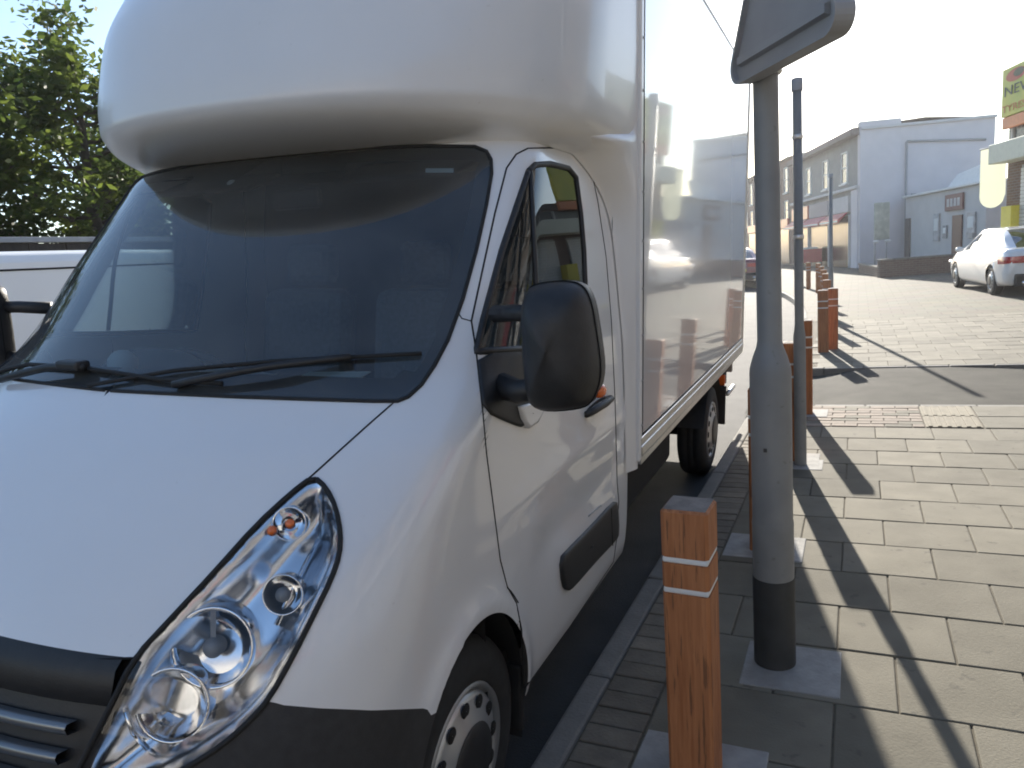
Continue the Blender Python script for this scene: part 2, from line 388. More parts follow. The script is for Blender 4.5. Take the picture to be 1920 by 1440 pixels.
# ================================================================== BOLLARDS
WOOD = mat('timber', (.31, .112, .04), rough=.68, var=.2, scale=5, stretch=(14, 14, .9), bump=.35, bscale=9, col2=(.45, .19, .078), speck=((.13, .06, .03), 7, .60, .7))
WTOP = mat('timber_top', (.22, .19, .165), rough=.85, var=.2, scale=25, bump=.3)
BAND = mat('reflective_band', (.72, .73, .72), rough=.4, var=.03)
def bollard_proto():
    w, h = .135, .877
    root = thing('timber_bollard', '', 'bollard')
    g = MB(); z = -.12
    cuts = [(h - .165, h - .145), (h - .258, h - .238)]
    # post with two grooves and a shallow pyramid top
    lev = [(-.12, w), (cuts[1][0], w), (cuts[1][0], w - .008), (cuts[1][1], w - .008), (cuts[1][1], w), (cuts[0][0], w), (cuts[0][0], w - .008), (cuts[0][1], w - .008), (cuts[0][1], w), (h - .012, w), (h - .004, w - .014)]
    rows = []
    for zz, ww in lev:
        a = ww / 2; c = .010
        rows.append([(sx, sy, zz) for sx, sy in ((-a, -a + c), (-a + c, -a), (a - c, -a), (a, -a + c), (a, a - c), (a - c, a), (-a + c, a), (-a, a - c))])
    n = 8
    vs = [p for rw in rows for p in rw]; fs = [(i * n + k, i * n + (k + 1) % n, (i + 1) * n + (k + 1) % n, (i + 1) * n + k) for i in range(len(rows) - 1) for k in range(n)]
    g.add(vs, fs); g.build('post', WOOD, root)
    a = w / 2 - .007; t = MB(); t.add([(-a, -a, h - .004), (a, -a, h - .004), (a, a, h - .004), (-a, a, h - .004), (0, 0, h + .006)], [(0, 1, 4), (1, 2, 4), (2, 3, 4), (3, 0, 4), (3, 2, 1, 0)]); t.build('top_cap', WTOP, root)
    for lo, hi in cuts: MB().box((0, 0, (lo + hi) / 2), (w - .004, w - .004, hi - lo - .001), bev=.006).build('reflective_band', BAND, root)
    return root
bp = bollard_proto()
far_b = [(-.447, 11.2), (-.33, 11.5), (-.50, 13.9), (-.60, 16.4), (-.72, 18.5), (-.87, 20.7), (-1.07, 23.5), (-1.45, 25.5), (-1.95, 28)]
blabels = ['timber bollard with its base closest before the lamp column, beside the van front wing',
           'timber bollard half hidden behind the wide lamp column base', 'timber bollard between the lamp column and the thin steel post',
           'timber bollard standing just behind the thin steel post before the driveway', 'first timber bollard beyond the driveway, on the kerb line',
           'timber bollard beyond the driveway, set inside the kerb line beside its twin']
for i, (x, y) in enumerate(boll_near + far_b):
    o = bp if i == 0 else copy_tree(bp)
    o.location = (x, y, gz(x, y)); o.rotation_euler = (rnd.uniform(-.008, .008), rnd.uniform(-.01, .01), -.03 if i == 0 else rnd.uniform(-.06, .06))
    tag(o, blabels[i] if i < 6 else 'timber bollard in the distant row curving along the kerb', 'bollard', 'timber bollards along the kerb')

# ================================================================== LAMP COLUMN, SIGN, POSTS
GALV = mat('column_grey_paint', (.20, .205, .205), rough=.5, var=.08, scale=9, bump=.05, col2=(.24, .245, .24), speck=((.13, .12, .105), 30, .66, .4))
COLB = mat('column_black_paint', (.04, .042, .042), rough=.6, var=.2, scale=12)
SIGNB = mat('sign_back_grey', (.33, .335, .34), rough=.55, var=.05, metal=.2)
def lamp_column():
    t = thing('lamp_column', 'grey steel lamp column with thick base painted black at the foot', 'lamp post', (-.287, 2.75, gz(-.287, 2.75)))
    MB().lathe([(.0765, -.05), (.0765, .352)], 28).build('black_base', COLB, t)
    MB().lathe([(.0745, .352), (.0745, .552), (.0752, .56), (.0735, .575)], 28).build('base_sleeve', GALV, t)
    MB().lathe([(.0725, .56), (.0725, 1.13), (.071, 1.15), (.06, 1.19), (.047, 1.225), (.043, 1.25), (.0415, 2.4), (.036, 4.9), (.03, 5.1), (.0, 5.1)], 28).build('shaft', GALV, t)
    MB().tube([(0, 0, 5.0), (0, .0, 5.2), (-.15, 0, 5.35), (-.6, 0, 5.42)], .025).build('lamp_arm', GALV, t)
    MB().sphere((-.8, 0, 5.42), (.26, .11, .06), 8).build('lantern', SIGNB, t)
    d = MB(); d.box((-.0135, -.0725, .86), (.012, .01, .012)); d.build('door_lock', COLB, t)
    return t
lamp_column()
def road_sign():
    # rounded triangle plate seen from behind, clipped to the lamp column
    ux = Vector((.557, -.83, 0)); un = Vector((-.83, -.557, 0)); c = Vector((-.205, 2.515, 2.137)); 
    M = Matrix(((ux.x, 0, un.x, c.x), (ux.y, 0, un.y, c.y), (0, 1, 0, c.z), (0, 0, 0, 1)))
    t = thing('road_sign', 'grey back of a rounded triangular road sign clipped to the lamp column', 'road sign', c)
    M = Matrix.Translation(-c) @ M
    def tri(side, rad):
        h = side * math.sqrt(3) / 2; P = [(-side / 2, 0), (side / 2, 0), (0, h)]; out = []
        cx, cy = 0, h / 3; k = rad * 2
        for i, (x, y) in enumerate(P):
            dx, dy = cx - x, cy - y; L = math.hypot(dx, dy); ox, oy = x + dx / L * k, y + dy / L * k
            a0 = [PI * 7 / 6 , -PI / 2, PI / 6][i]; a0 = math.atan2(-dy, -dx) - PI / 3
            out += [(ox + rad * math.cos(a0 + q * 2 * PI / 3 / 8), oy + rad * math.sin(a0 + q * 2 * PI / 3 / 8)) for q in range(9)]
        return out
    o = tri(.70, .055); i_ = tri(.66, .045)
    g = MB(); n = len(o); i_ = [(x, y + .0115) for x, y in i_]
    vs = [M @ Vector((x, y, -.03)) for x, y in o] + [M @ Vector((x, y, .03)) for x, y in o] + [M @ Vector((x, y, .03)) for x, y in i_] + [M @ Vector((x, y, .012)) for x, y in i_]
    fs = [(k, (k + 1) % n, n + (k + 1) % n, n + k) for k in range(n)] + [(n + k, n + (k + 1) % n, 2 * n + (k + 1) % n, 2 * n + k) for k in range(n)] + [(2 * n + k, 2 * n + (k + 1) % n, 3 * n + (k + 1) % n, 3 * n + k) for k in range(n)] + [tuple(range(n)), tuple(range(3 * n, 4 * n))]
    g.add(vs, fs); g.build('sign_plate', SIGNB, t)
    for (y0, w) in ((.055, .52), (.36, .16)):
        g = MB()
        g.add([M @ Vector(p) for p in [(-w / 2, y0, .0125), (w / 2, y0, .0125), (w / 2, y0 + .035, .0125), (-w / 2, y0 + .035, .0125), (-w / 2, y0 + .006, .03), (w / 2, y0 + .006, .03), (w / 2, y0 + .029, .03), (-w / 2, y0 + .029, .03)]],
              [(0, 1, 5, 4), (3, 7, 6, 2), (4, 5, 6, 7), (0, 4, 7, 3), (1, 2, 6, 5)])
        g.build('stiffening_channel', SIGNB, t)
    for zz in (2.165, 2.46):
        g = MB()
        g.tube([Vector((-.287 + .048 * math.cos(a), 2.75 + .048 * math.sin(a), zz)) - c for a in [k * PI / 8 for k in range(17)]], .008, 6, False)
        g.tube([Vector((-.287, 2.75, zz)) - c + Vector((.03, -.04, 0)), Vector((-.24, 2.60, zz)) - c], .014, 6)
        tag(g.build('clip', ALU, t), kind='stuff')
road_sign()
def steel_post():
    x, y = -.372, 5.46; t = thing('steel_post', 'thin grey steel sign post with capped top beside the lamp column', 'post', (x, y, gz(x, y)))
    MB().lathe([(.041, -.05), (.041, .93), (.033, .99), (.0305, 1.02), (.0305, 2.62), (0, 2.62)], 20).build('tube', GALV, t)
    MB().lathe([(.037, 2.57), (.037, 2.645), (.03, 2.65), (0, 2.65)], 20).build('cap', SIGNB, t)
    for z in (.98 + .62, .98 + 1.28): MB().lathe([(.033, z), (.036, z + .004), (.036, z + .026), (.033, z + .03)], 20).build('band_clip', ALU, t)
steel_post()

# ================================================================== LUTON VAN
LEAN, VYAW, VX, VY, VZ = 0.050815, 0.013809, -0.968331, 0.755114, -0.135671
HW = 1.035
VM = Matrix.Translation((VX, VY, VZ)) @ Matrix.Rotation(VYAW, 4, 'Z') @ Matrix.Rotation(LEAN, 4, 'Y') @ Matrix.Translation((-HW, 0, 0))
VI = VM.inverted()
van = thing('luton_van', 'large white luton box van parked against the kerb', 'van')
van.matrix_world = VM
EYE_V = VI @ EYE
def vdir(px, py): return (VI.to_3x3() @ pix_dir(px, py)).normalized()
def vpix(P): return to_pix(VM @ Vector(P))
# horizontal slices of the cab: z, front at centre, crown, corner depth, corner power, half width
CAB = [(.24, .07, .08, .45, 2.6, .97), (.33, .03, .08, .45, 2.7, 1.008), (.42, .005, .08, .45, 2.8, 1.026), (.55, .0, .08, .45, 2.8, 1.034), (.75, .03, .08, .46, 2.8, 1.036),
       (.90, .085, .075, .47, 2.9, 1.035), (.97, .135, .06, .48, 3.0, 1.034), (1.12, .275, .045, .5, 3.2, 1.031), (1.28, .455, .065, .5, 3.1, 1.026), (1.38, .59, .13, .47, 3.0, 1.021),
       (1.45, .68, .16, .45, 3.0, 1.014), (1.75, .995, .12, .39, 3.2, .985), (2.0, 1.255, .09, .33, 3.4, .95), (2.10, 1.36, .08, .30, 3.5, .932), (2.17, 1.47, .07, .28, 3.5, .905)]
WHY, WHZ = .842, .345       # wheel centre
def arch_d(y, z): return math.hypot((y - WHY) / .36, (z - WHZ - .0) / .435)
def cab_pt_side(x, y, z):
    # wheel arch flare, door swage and lower crease on the flank
    a = arch_d(y, z); f = 0
    if z > .2: f += .016 * math.exp(-((a - 1.0) / .13)**2)
    f -= .010 * math.exp(-((z - .80) / .09)**2) * max(0, min(1, (y - 1.25) / .15)) * (1 if y < 2.2 else 0)
    f += .006 * math.exp(-((z - 1.02) / .05)**2) * max(0, min(1, (y - 1.0) / .3))
    return x + f
NF, NS = 92, 86
def cab_row(z):
    yc, c2, C, n, hw = herm(CAB, z)
    pts = []
    for k in range(401):
        ph = (k / 400) * PI / 2; u = math.sin(ph)**(2 / n); w = max(0, math.cos(ph))**(2 / n)
        pts.append((hw * u, yc + c2 * (u * hw)**2 + C * (1 - w)))
    d = [0]
    for a, b in zip(pts, pts[1:]): d.append(d[-1] + math.hypot(b[0] - a[0], b[1] - a[1]))
    row = []; j = 0
    for i in range(NF):
        t = d[-1] * i / (NF - 1)
        while j < 399 and d[j + 1] < t: j += 1
        e = (t - d[j]) / max(1e-9, d[j + 1] - d[j]); a, b = pts[j], pts[j + 1]
        row.append([a[0] + (b[0] - a[0]) * e, a[1] + (b[1] - a[1]) * e, z])
    ye = row[-1][1]
    row += [[hw, ye + (2.40 - ye) * i / NS, z] for i in range(1, NS + 1)]
    for p in row:
        if p[0] > .75: p[0] = p[0] + (cab_pt_side(0, p[1], z)) * min(1, (p[0] - .75) / .2)
    return [tuple(p) for p in row]
ZS = [.24 + .0175 * k for k in range(111)]
ROWS = [cab_row(z) for z in ZS]
NC = NF + NS
GV = [p for rw in ROWS for p in rw]
GF = [(i * NC + k, i * NC + k + 1, (i + 1) * NC + k + 1, (i + 1) * NC + k) for i in range(len(ROWS) - 1) for k in range(NC - 1)]
BVH = BVHTree.FromPolygons([Vector(p) for p in GV], GF)
_bm = both_in(MB().add(GV, GF, True))
BVH2 = BVHTree.FromPolygons([Vector(p) for p in _bm.v], _bm.f)
def cast(px, py, off=0, tree=None):
    h, n, i, d = (tree or BVH).ray_cast(EYE_V, vdir(px, py))
    if h is None: return None
    if n.dot(vdir(px, py)) > 0: n = -n
    return h + n * off
def castn(px, py):
    h, n, i, d = BVH.ray_cast(EYE_V, vdir(px, py))
    if h is None: return None, None
    if n.dot(vdir(px, py)) > 0: n = -n
    return h, n
# outlines, as pixels cast on to the cab surface
SCREEN = [(-900, 670), (-300, 702), (0, 724), (170, 731), (300, 738), (450, 745), (600, 750), (700, 753), (745, 753), (765, 745), (790, 722), (815, 685), (840, 637), (868, 560), (893, 470), (912, 385), (922, 325), (921, 300), (912, 284), (890, 275), (800, 274), (700, 277), (600, 283), (500, 292), (400, 302), (235, 322), (-300, 390), (-900, 420)]
LAMPO = [(587, 893), (612, 915), (630, 952), (639, 1000), (637, 1040), (622, 1085), (590, 1150), (550, 1230), (505, 1310), (470, 1350), (420, 1395), (350, 1440), (290, 1470), (200, 1500), (140, 1500), (135, 1470), (158, 1420), (205, 1330), (250, 1236), (330, 1150), (400, 1075), (480, 985), (545, 925)]
BONNET = [(-900, 670), (-300, 702), (0, 724), (170, 731), (300, 738), (450, 745), (600, 750), (700, 753), (738, 755), (690, 797), (640, 842), (587, 890), (545, 925), (480, 985), (400, 1075), (330, 1150), (250, 1234), (180, 1236), (120, 1233), (0, 1228), (-300, 1212), (-900, 1180)]
GRILLE = [(-900, 1180), (-300, 1212), (0, 1228), (120, 1233), (180, 1236), (250, 1236), (205, 1330), (158, 1420), (135, 1470), (120, 1540), (60, 1700), (-200, 1760), (-900, 1800)]
BUMP = [(140, 1500), (200, 1500), (290, 1470), (350, 1440), (420, 1395), (470, 1350), (505, 1314), (530, 1322), (600, 1328), (700, 1332), (800, 1328), (860, 1420), (900, 2600), (-3000, 4600), (-3000, 1800), (-900, 1800), (-200, 1760), (60, 1700), (120, 1540), (135, 1480)]
DOORWIN = [(990, 322), (1003, 309), (1030, 307), (1066, 316), (1080, 333), (1089, 400), (1095, 470), (1098, 545), (1100, 640), (1012, 652), (893, 660), (906, 600), (941, 470)]
DOOR = [(1104, 296), (1085, 285), (1040, 277), (990, 278), (968, 289), (950, 315), (928, 400), (905, 505), (884, 602), (893, 660), (905, 770), (912, 850), (925, 950), (938, 1050), (951, 1100), (968, 1130), (978, 1180), (983, 1292), (1068, 1175), (1150, 1053), (1156, 1010), (1160, 940), (1157, 905), (1153, 750), (1146, 600), (1136, 480), (1121, 380)]
SCREEN_S = SCREEN
pixv = [vpix(p) for p in GV]
REG = []
for f in GF:
    cx = sum(GV[i][0] for i in f) / 4; cy = sum(GV[i][1] for i in f) / 4; cz = sum(GV[i][2] for i in f) / 4
    px = sum(pixv[i][0] for i in f) / 4; py = sum(pixv[i][1] for i in f) / 4
    r_ = 'shell'
    if arch_d(cy, cz) < 1 and cx > .6: r_ = None
    elif cz < .335 and cy > 1.1: r_ = None
    elif pip(px, py, DOORWIN): r_ = 'win'
    elif pip(px, py, DOOR): r_ = 'door'
    elif pip(px, py, SCREEN) and cz > 1.3: r_ = 'screen'
    elif pip(px, py, LAMPO): r_ = 'lamp'
    elif pip(px, py, BONNET): r_ = 'bonnet'
    elif pip(px, py, GRILLE): r_ = 'grille'
    elif pip(px, py, BUMP) and cy < .9: r_ = 'bumper'
    elif cz < .62 and cy < .6: r_ = 'bumper'
    REG.append(r_)
OUT = {'win': DOORWIN, 'door': DOOR, 'screen': SCREEN, 'lamp': LAMPO, 'bonnet': BONNET, 'grille': GRILLE, 'bumper': BUMP}
PRI = ['win', 'lamp', 'door', 'screen', 'bonnet', 'grille', 'bumper']
vreg = {}
for f, r_ in zip(GF, REG):
    for i in f: vreg.setdefault(i, set()).add(r_)
GV2 = [tuple(p) for p in GV]
for i, s in vreg.items():
    if len(s) < 2: continue
    x, y, z = GV[i]
    if None in s:
        if z < .36 and y > 1.0 and arch_d(y, z) > 1.0: GV2[i] = (x, y, .335) if abs(z - .335) < .02 else GV2[i]; continue
        a = arch_d(y, z)
        if abs(a - 1) < .12 and x > .6:
            ny, nz = WHY + (y - WHY) / a, WHZ + (z - WHZ) / a; GV2[i] = (cab_row(nz)[-1][0] + .012 if ny > .75 else x, ny, nz)
        continue
    for r_ in PRI:
        if r_ in s:
            d, qx, qy = near_on(*pixv[i], OUT[r_])
            if d < 26:
                h = cast(qx, qy)
                if h is not None and (h - Vector(GV[i])).length < .06: GV2[i] = tuple(h)
            break
def region(name):
    used = {}; fs = []
    for f, r_ in zip(GF, REG):
        if r_ == name: fs.append(tuple(used.setdefault(i, len(used)) for i in f))
    return MB().add([GV2[i] for i in used], fs, True), [i for i in used]
def joined(mb):
    m = both_in(mb); bm = bmesh.new(); vs = [bm.verts.new(p) for p in m.v]
    for f in m.f:
        try: bm.faces.new([vs[i] for i in f])
        except ValueError: pass
    bmesh.ops.remove_doubles(bm, verts=bm.verts, dist=.0008); bm.verts.index_update()
    r = MB().add([v.co for v in bm.verts], [tuple(v.index for v in f.verts) for f in bm.faces], True); bm.free(); return r
shell, _ = region('shell'); joined(shell).build('cab_shell', WHITE, van)
bon, _ = region('bonnet'); joined(bon).build('bonnet', WHITE, van)
bum, _ = region('bumper'); joined(bum).build('front_bumper', BUMPER, van)
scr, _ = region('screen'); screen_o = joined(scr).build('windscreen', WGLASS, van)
dr, _ = region('door'); doors = both('cab_door', dr, WHITE, van)
wn_, _ = region('win'); wins = [mb_.build('door_window', SGLASS, d_) for mb_, d_ in zip((wn_, mirror(wn_)), doors)]
def ribbon(poly, r, off=.001, closed=False, step=7, smooth=0, n=6):
    pl = chaikin(poly, smooth, closed) if smooth else poly
    path = [cast(x, y, off) for x, y in dens(pl, step, closed)]
    segs = []; cur = []
    for p in path:
        if p is None or (cur and (p - cur[-1]).length > .2):
            if len(cur) > 1: segs.append(cur)
            cur = []
        if p is not None: cur.append(p)
    if len(cur) > 1: segs.append(cur)
    g = MB()
    for s in segs:
        if closed and len(segs) == 1: s = s + [s[0]]
        g.tube(s, r, n, True)
    return g
# shut lines
gl = ribbon(BONNET[7:18], .0026, 0); both('bonnet_gap', gl, GAP, van)
gl = ribbon(DOOR, .0032, -.0008, closed=True)
for d_, m_ in zip(doors, (gl, mirror(gl))): m_.build('door_gap', GAP, d_)
gl = ribbon([(884, 602), (866, 597), (858, 585)], .002, 0); both('pillar_gap', gl, GAP, van)
# frit band round the windscreen: strip between outline and inset outline
def band(outer, inner, off):
    g = MB(); a = [cast(x, y, off) for x, y in outer]; b = [cast(x, y, off) for x, y in inner]
    for i in range(len(a) - 1):
        if None in (a[i], a[i + 1], b[i], b[i + 1]): continue
        if (a[i] - a[i + 1]).length > .3: continue
        g.add([a[i], a[i + 1], b[i + 1], b[i]], [(0, 1, 2, 3)], True)
    return g
so = dens([(-40, 721), (0, 724), (170, 731), (300, 738), (450, 745), (600, 750), (700, 753), (745, 753), (765, 745), (790, 722), (815, 685), (840, 637), (868, 560), (893, 470), (912, 385), (922, 325), (921, 300), (912, 284), (890, 275), (800, 274), (700, 277), (600, 283), (500, 292), (400, 302), (300, 313)], 12)
sc_in = []
for k, (x, y) in enumerate(so):
    cxp, cyp = 420, 520; dx, dy = cxp - x, cyp - y
    a = so[max(0, k - 1)]; b = so[min(len(so) - 1, k + 1)]; tx, ty = b[0] - a[0], b[1] - a[1]; L = math.hypot(tx, ty) or 1
    nx, ny = ty / L, -tx / L
    if nx * dx + ny * dy < 0: nx, ny = -nx, -ny
    w = 46 if y > 715 else (30 if x > 840 and y > 300 else 24)
    if y < 320 and x < 640: w = 38
    sc_in.append((x + nx * w, y + ny * w))
fr = band(so, sc_in, -.004); joined(fr).build('black_border', BLACKP, screen_o)
seal = ribbon(so, .006, .001); joined(seal).build('windscreen_seal', RUBBER, screen_o)
# door window: rubber frame, divider, black lower panel carrying the mirror
wo_ = DOORWIN
g = ribbon(wo_, .011, .0, closed=True, step=6)
for d_, m_ in zip(doors, (g, mirror(g))): m_.build('window_seal', BLACKP, d_)
g = ribbon([(994, 316), (997, 380), (1001, 460), (1006, 560), (1009, 645)], .009, .001)
for d_, m_ in zip(doors, (g, mirror(g))): m_.build('window_divider', BLACKP, d_)
def patch(poly, off, thick=.0, step=10, nx=26):
    xs_ = [p[0] for p in poly]; ys_ = [p[1] for p in poly]; x0, x1, y0, y1 = min(xs_), max(xs_), min(ys_), max(ys_)
    # triangulated fan of rings shrinking to the centroid
    pl = dens(poly, step, True); cx, cy = sum(p[0] for p in pl) / len(pl), sum(p[1] for p in pl) / len(pl)
    rings = []
    for k, t in enumerate((1, 1, .93, .75, .5, .25, .04)):
        o_ = -.004 if k == 0 else (off * .75 if k == 1 else off)
        rings.append([cast(cx + (x - cx) * t, cy + (y - cy) * t, o_) for x, y in pl])
    if any(p is None for r_ in rings for p in r_):
        rings = [[p for p in r_] for r_ in rings]
    g = MB(); n = len(pl)
    ok = [[p if p is not None else Vector((0, 0, 0)) for p in r_] for r_ in rings]
    vs = [p for r_ in ok for p in r_]; fs = []
    for i in range(len(rings) - 1):
        for k in range(n):
            q = (i, k), (i, (k + 1) % n), (i + 1, (k + 1) % n), (i + 1, k)
            if all(rings[a][b] is not None for a, b in q): fs.append(tuple(a * n + b for a, b in q))
    g.add(vs, fs, True); return g
base_poly = chaikin([(893, 662), (1012, 654), (1020, 700), (1012, 765), (980, 802), (960, 796), (906, 772), (899, 720)], 1, True)
g = patch(base_poly, .008)
for d_, m_ in zip(doors, (g, mirror(g))): m_.build('mirror_base', BLACKP, d_)
g = patch([(966, 762), (1000, 752), (1014, 765), (1000, 792), (984, 803), (972, 785)], .02)
for d_, m_ in zip(doors, (g, mirror(g))): m_.build('white_patch', WHITE, d_)  # white patch raised over the lower mirror base
g = patch(chaikin([(1047, 1047), (1062, 1030), (1100, 992), (1148, 940), (1155, 942), (1158, 1000), (1152, 1012), (1110, 1056), (1072, 1100), (1060, 1108), (1052, 1098)], 1, True), .014)
for d_, m_ in zip(doors, (g, mirror(g))): tag(m_.build('side_moulding', BLACKP, d_), 'dark plastic rubbing strip low on the door')
g = ribbon([(1140, 953), (1143, 1022)], .0016, .0145)
for d_, m_ in zip(doors, (g, mirror(g))): m_.build('moulding_joint', GAP, d_)
g = ribbon([(1103, 968), (1112, 960), (1122, 951), (1127, 948)], .0035, 0)
for d_, m_ in zip(doors, (g, mirror(g))): m_.build('model_script', SIGNB, d_)
# door handle: recess plate and grip
hp = [cast(1096, 778, .004), cast(1104, 768, .024), cast(1120, 755, .034), cast(1134, 747, .026), cast(1140, 745, .006)]
g = MB().tube(hp, [.012, .016, .017, .015, .010], 10)
for d_, m_ in zip(doors, (g, mirror(g))): m_.build('door_handle', BLACKP, d_)
g = patch(chaikin([(1095, 786), (1098, 768), (1125, 745), (1140, 742), (1139, 758), (1118, 776)], 1, True), .002)
for d_, m_ in zip(doors, (g, mirror(g))): m_.build('handle_recess', BLACKP, d_)
# scuff on the wing edge above the arch
ribbon([(950, 1101), (957, 1108), (964, 1118), (971, 1130)], .0022, .001).build('door_edge_scuff', GAP, van)

# --- headlights
lampm, lidx = region('lamp')
lv = [vpix(p) for p in lampm.v]
depth = []
for (px, py), P in zip(lv, lampm.v):
    d = near_on(px, py, LAMPO)[0]; e_ = min(1, d / 75); depth.append(e_ * e_ * (3 - 2 * e_))
inw = Vector((-.25, .92, -.2)).normalized()
bowl = MB().add([tuple(Vector(P) + inw * (.012 + .085 * e)) for P, e in zip(lampm.v, depth)], lampm.f, True)
hl = []
for sgn in (1, -1):
    h_ = link('headlight', None, van); hl.append(h_)
def hadd(name, mb, m):
    mb.build(name, m, hl[0]); mirror(mb).build(name, m, hl[1])
hadd('lens', lampm, CLEAR); hadd('chrome_bowl', bowl, BOWL)
gk = ribbon(LAMPO, .0065, .0005, closed=True, step=6, smooth=1); hadd('gasket', gk, RUBBER)
LBVH = BVHTree.FromPolygons([Vector(p) for p in bowl.v], bowl.f)
def lamp_at(px, py):
    h, n, i, d = LBVH.ray_cast(EYE_V, vdir(px, py)); return h
def dish(px, py, r, depth_, push=0.0, aim=(-.0, -1, .06)):
    c = lamp_at(px, py)
    if c is None: return None, None
    a = Vector(aim).normalized(); q = a.to_track_quat('Z', 'Y').to_matrix().to_4x4()
    return c, Matrix.Translation(c + a * push) @ q
AIM = (.42, -.88, .25)
for (px, py, r, dp, nm) in ((412, 1205, .082, .055, 'main_reflector'), (338, 1310, .074, .05, 'dipped_reflector'), (540, 1108, .042, .03, 'side_reflector'), (552, 978, .036, .028, 'indicator_reflector')):
    c, M = dish(px, py, r, dp, .040, AIM)
    if c is None: continue
    hadd(nm, MB().lathe([(.006, -dp), (r * .45, -dp * .85), (r * .75, -dp * .5), (r * .94, -dp * .1), (r, 0), (r * 1.06, .003), (r * 1.09, -.004), (r * 1.09, -dp)], 36, M), CHROME)
    if nm == 'dipped_reflector': hadd('projector_lens', MB().lathe([(r * .62, -.012), (r * .55, .008), (r * .35, .022), (.001, .028)], 28, M), CLEAR)
    if nm == 'main_reflector':
        hadd('bulb_shield', MB().lathe([(r * .25, -.03), (r * .27, .0), (r * .16, .012), (.001, .013)], 20, M), SIGNB)
        b_ = MB(); b_.add([M @ Vector(p) for p in ((-.006, .2 * r, -.004), (.006, .2 * r, -.004), (.006, r, -.004), (-.006, r, -.004))], [(0, 1, 2, 3)]); hadd('shield_arm', b_, SIGNB)
    if nm == 'side_reflector': hadd('fog_bulb', MB().sphere(M @ Vector((0, 0, -.002)), .017, 8), SIGNB)
    if nm == 'indicator_reflector':
        hadd('amber_bulb', MB().sphere(M @ Vector((.003, .0, .004)), .012, 8), AMBER)
c, M = dish(518, 992, .02, .02, .04, AIM)
if c is not None: hadd('amber_bulb', MB().sphere(c + Vector((.42, -.88, .25)) * .03, .012, 8), AMBER)
# bowl fins along the inner edge
g = MB()
for (p0, p1) in (((600, 1010), (520, 1170)), ((240, 1330), (280, 1400))):
    a, b = lamp_at(*p0), lamp_at(*p1)
    if a and b: hadd('bowl_rib', MB().tube([a + Vector((.1, -.2, .06)) * .04, (a + b) / 2 + Vector((.1, -.3, .06)) * .06, b + Vector((.1, -.2, .06)) * .04], .006, 8), CHROME)


# --- grille: recessed dark panel, surround and slats
gr, _ = region('grille')
gback = joined(MB().add([(x, y + .03, z) for x, y, z in gr.v], gr.f, True)); grille = gback.build('grille', BLACKP, van)
g = ribbon([(250, 1239), (205, 1332), (160, 1422), (137, 1475), (110, 1560)], .012, -.012); both('grille_frame', g, BLACKP, grille)
GSLAT = mat('grille_slat_grey', (.24, .245, .25), rough=.3, metal=.6, var=.05, coat=.4)
def surf_y(x, z):
    yc, c2, C, n, hw = herm(CAB, z); u = min(1, abs(x) / hw)
    return yc + c2 * x * x + C * (1 - (1 - u**n)**(1 / n))
for z, xe in ((.812, .47), (.752, .455), (.692, .44), (.632, .42)):
    m_ = MB(); rows = []
    for k in range(41):
        x = -xe + 2 * xe * k / 40; y = surf_y(x, z)
        rows.append([(x, y + .028, z + .010), (x, y + .004, z + .014), (x, y - .002, z + .006), (x, y + .002, z - .010), (x, y + .028, z - .016)])
    m_.grid(rows); m_.build('slat', GSLAT, grille)
m_ = MB(); rows = []
for k in range(41):
    x = -.56 + 1.12 * k / 40; rows.append([(x, surf_y(x, .955) + .0, .955), (x, surf_y(x, .93) - .006, .935), (x, surf_y(x, .88) - .004, .868), (x, surf_y(x, .86) + .03, .848)])
m_.grid(rows); m_.build('grille_header', BLACKP, grille)

# --- wheels
TYRE = mat('tyre', (.022, .022, .022), rough=.85, var=.2, scale=30)
RIM = mat('rim_steel', (.35, .36, .37), rough=.45, metal=.7, var=.06)
def wheel(parent, x, y, z, r=.345, w=.21, side=1):
    o = link('wheel', None, parent, (x, y, z)); M = Matrix.Rotation(side * PI / 2, 4, 'Y')
    MB().lathe([(r * .63, -w / 2), (r * .8, -w / 2 - .004), (r * .95, -w / 2 + .012), (r, -w / 2 + .035), (r, -.03), (r - .008, -.026), (r - .008, -.018), (r, -.014), (r, .014), (r - .008, .018), (r - .008, .026), (r, .03), (r, w / 2 - .035), (r * .95, w / 2 - .012), (r * .8, w / 2 + .004), (r * .66, w / 2 - .002), (r * .63, w / 2 - .01)], 48, M).build('tyre', TYRE, o)
    MB().lathe([(r * .64, w / 2 - .012), (r * .62, w / 2 + .001), (r * .58, w / 2 - .012), (r * .54, w / 2 - .05), (r * .2, w / 2 - .055), (.01, w / 2 - .055)], 48, M).build('rim', RIM, o)
    MB().lathe([(r * .57, w / 2 - .03), (r * .555, w / 2 - .012), (r * .50, w / 2 - .004), (r * .40, w / 2 + .004), (r * .34, w / 2 + .016), (r * .24, w / 2 + .020), (r * .2, w / 2 + .014), (.001, w / 2 + .014)], 48, M).build('wheel_cover', STEELW, o)
    MB().lathe([(r * .335, w / 2 + .0175), (r * .32, w / 2 + .023), (r * .2, w / 2 + .025), (.001, w / 2 + .026)], 32, M).build('centre_cap', BLACKP, o)
    for k in range(12):
        a = k * PI / 6; c = M @ Vector((r * .47 * math.cos(a), r * .47 * math.sin(a), w / 2 + .0015))
        MB().lathe([(.001, .0006), (.021, .0006), (.023, -.002)], 14, Matrix.Translation(c) @ Matrix.Rotation(side * PI / 2, 4, 'Y')).build('vent_hole', GAP, o)
    return o
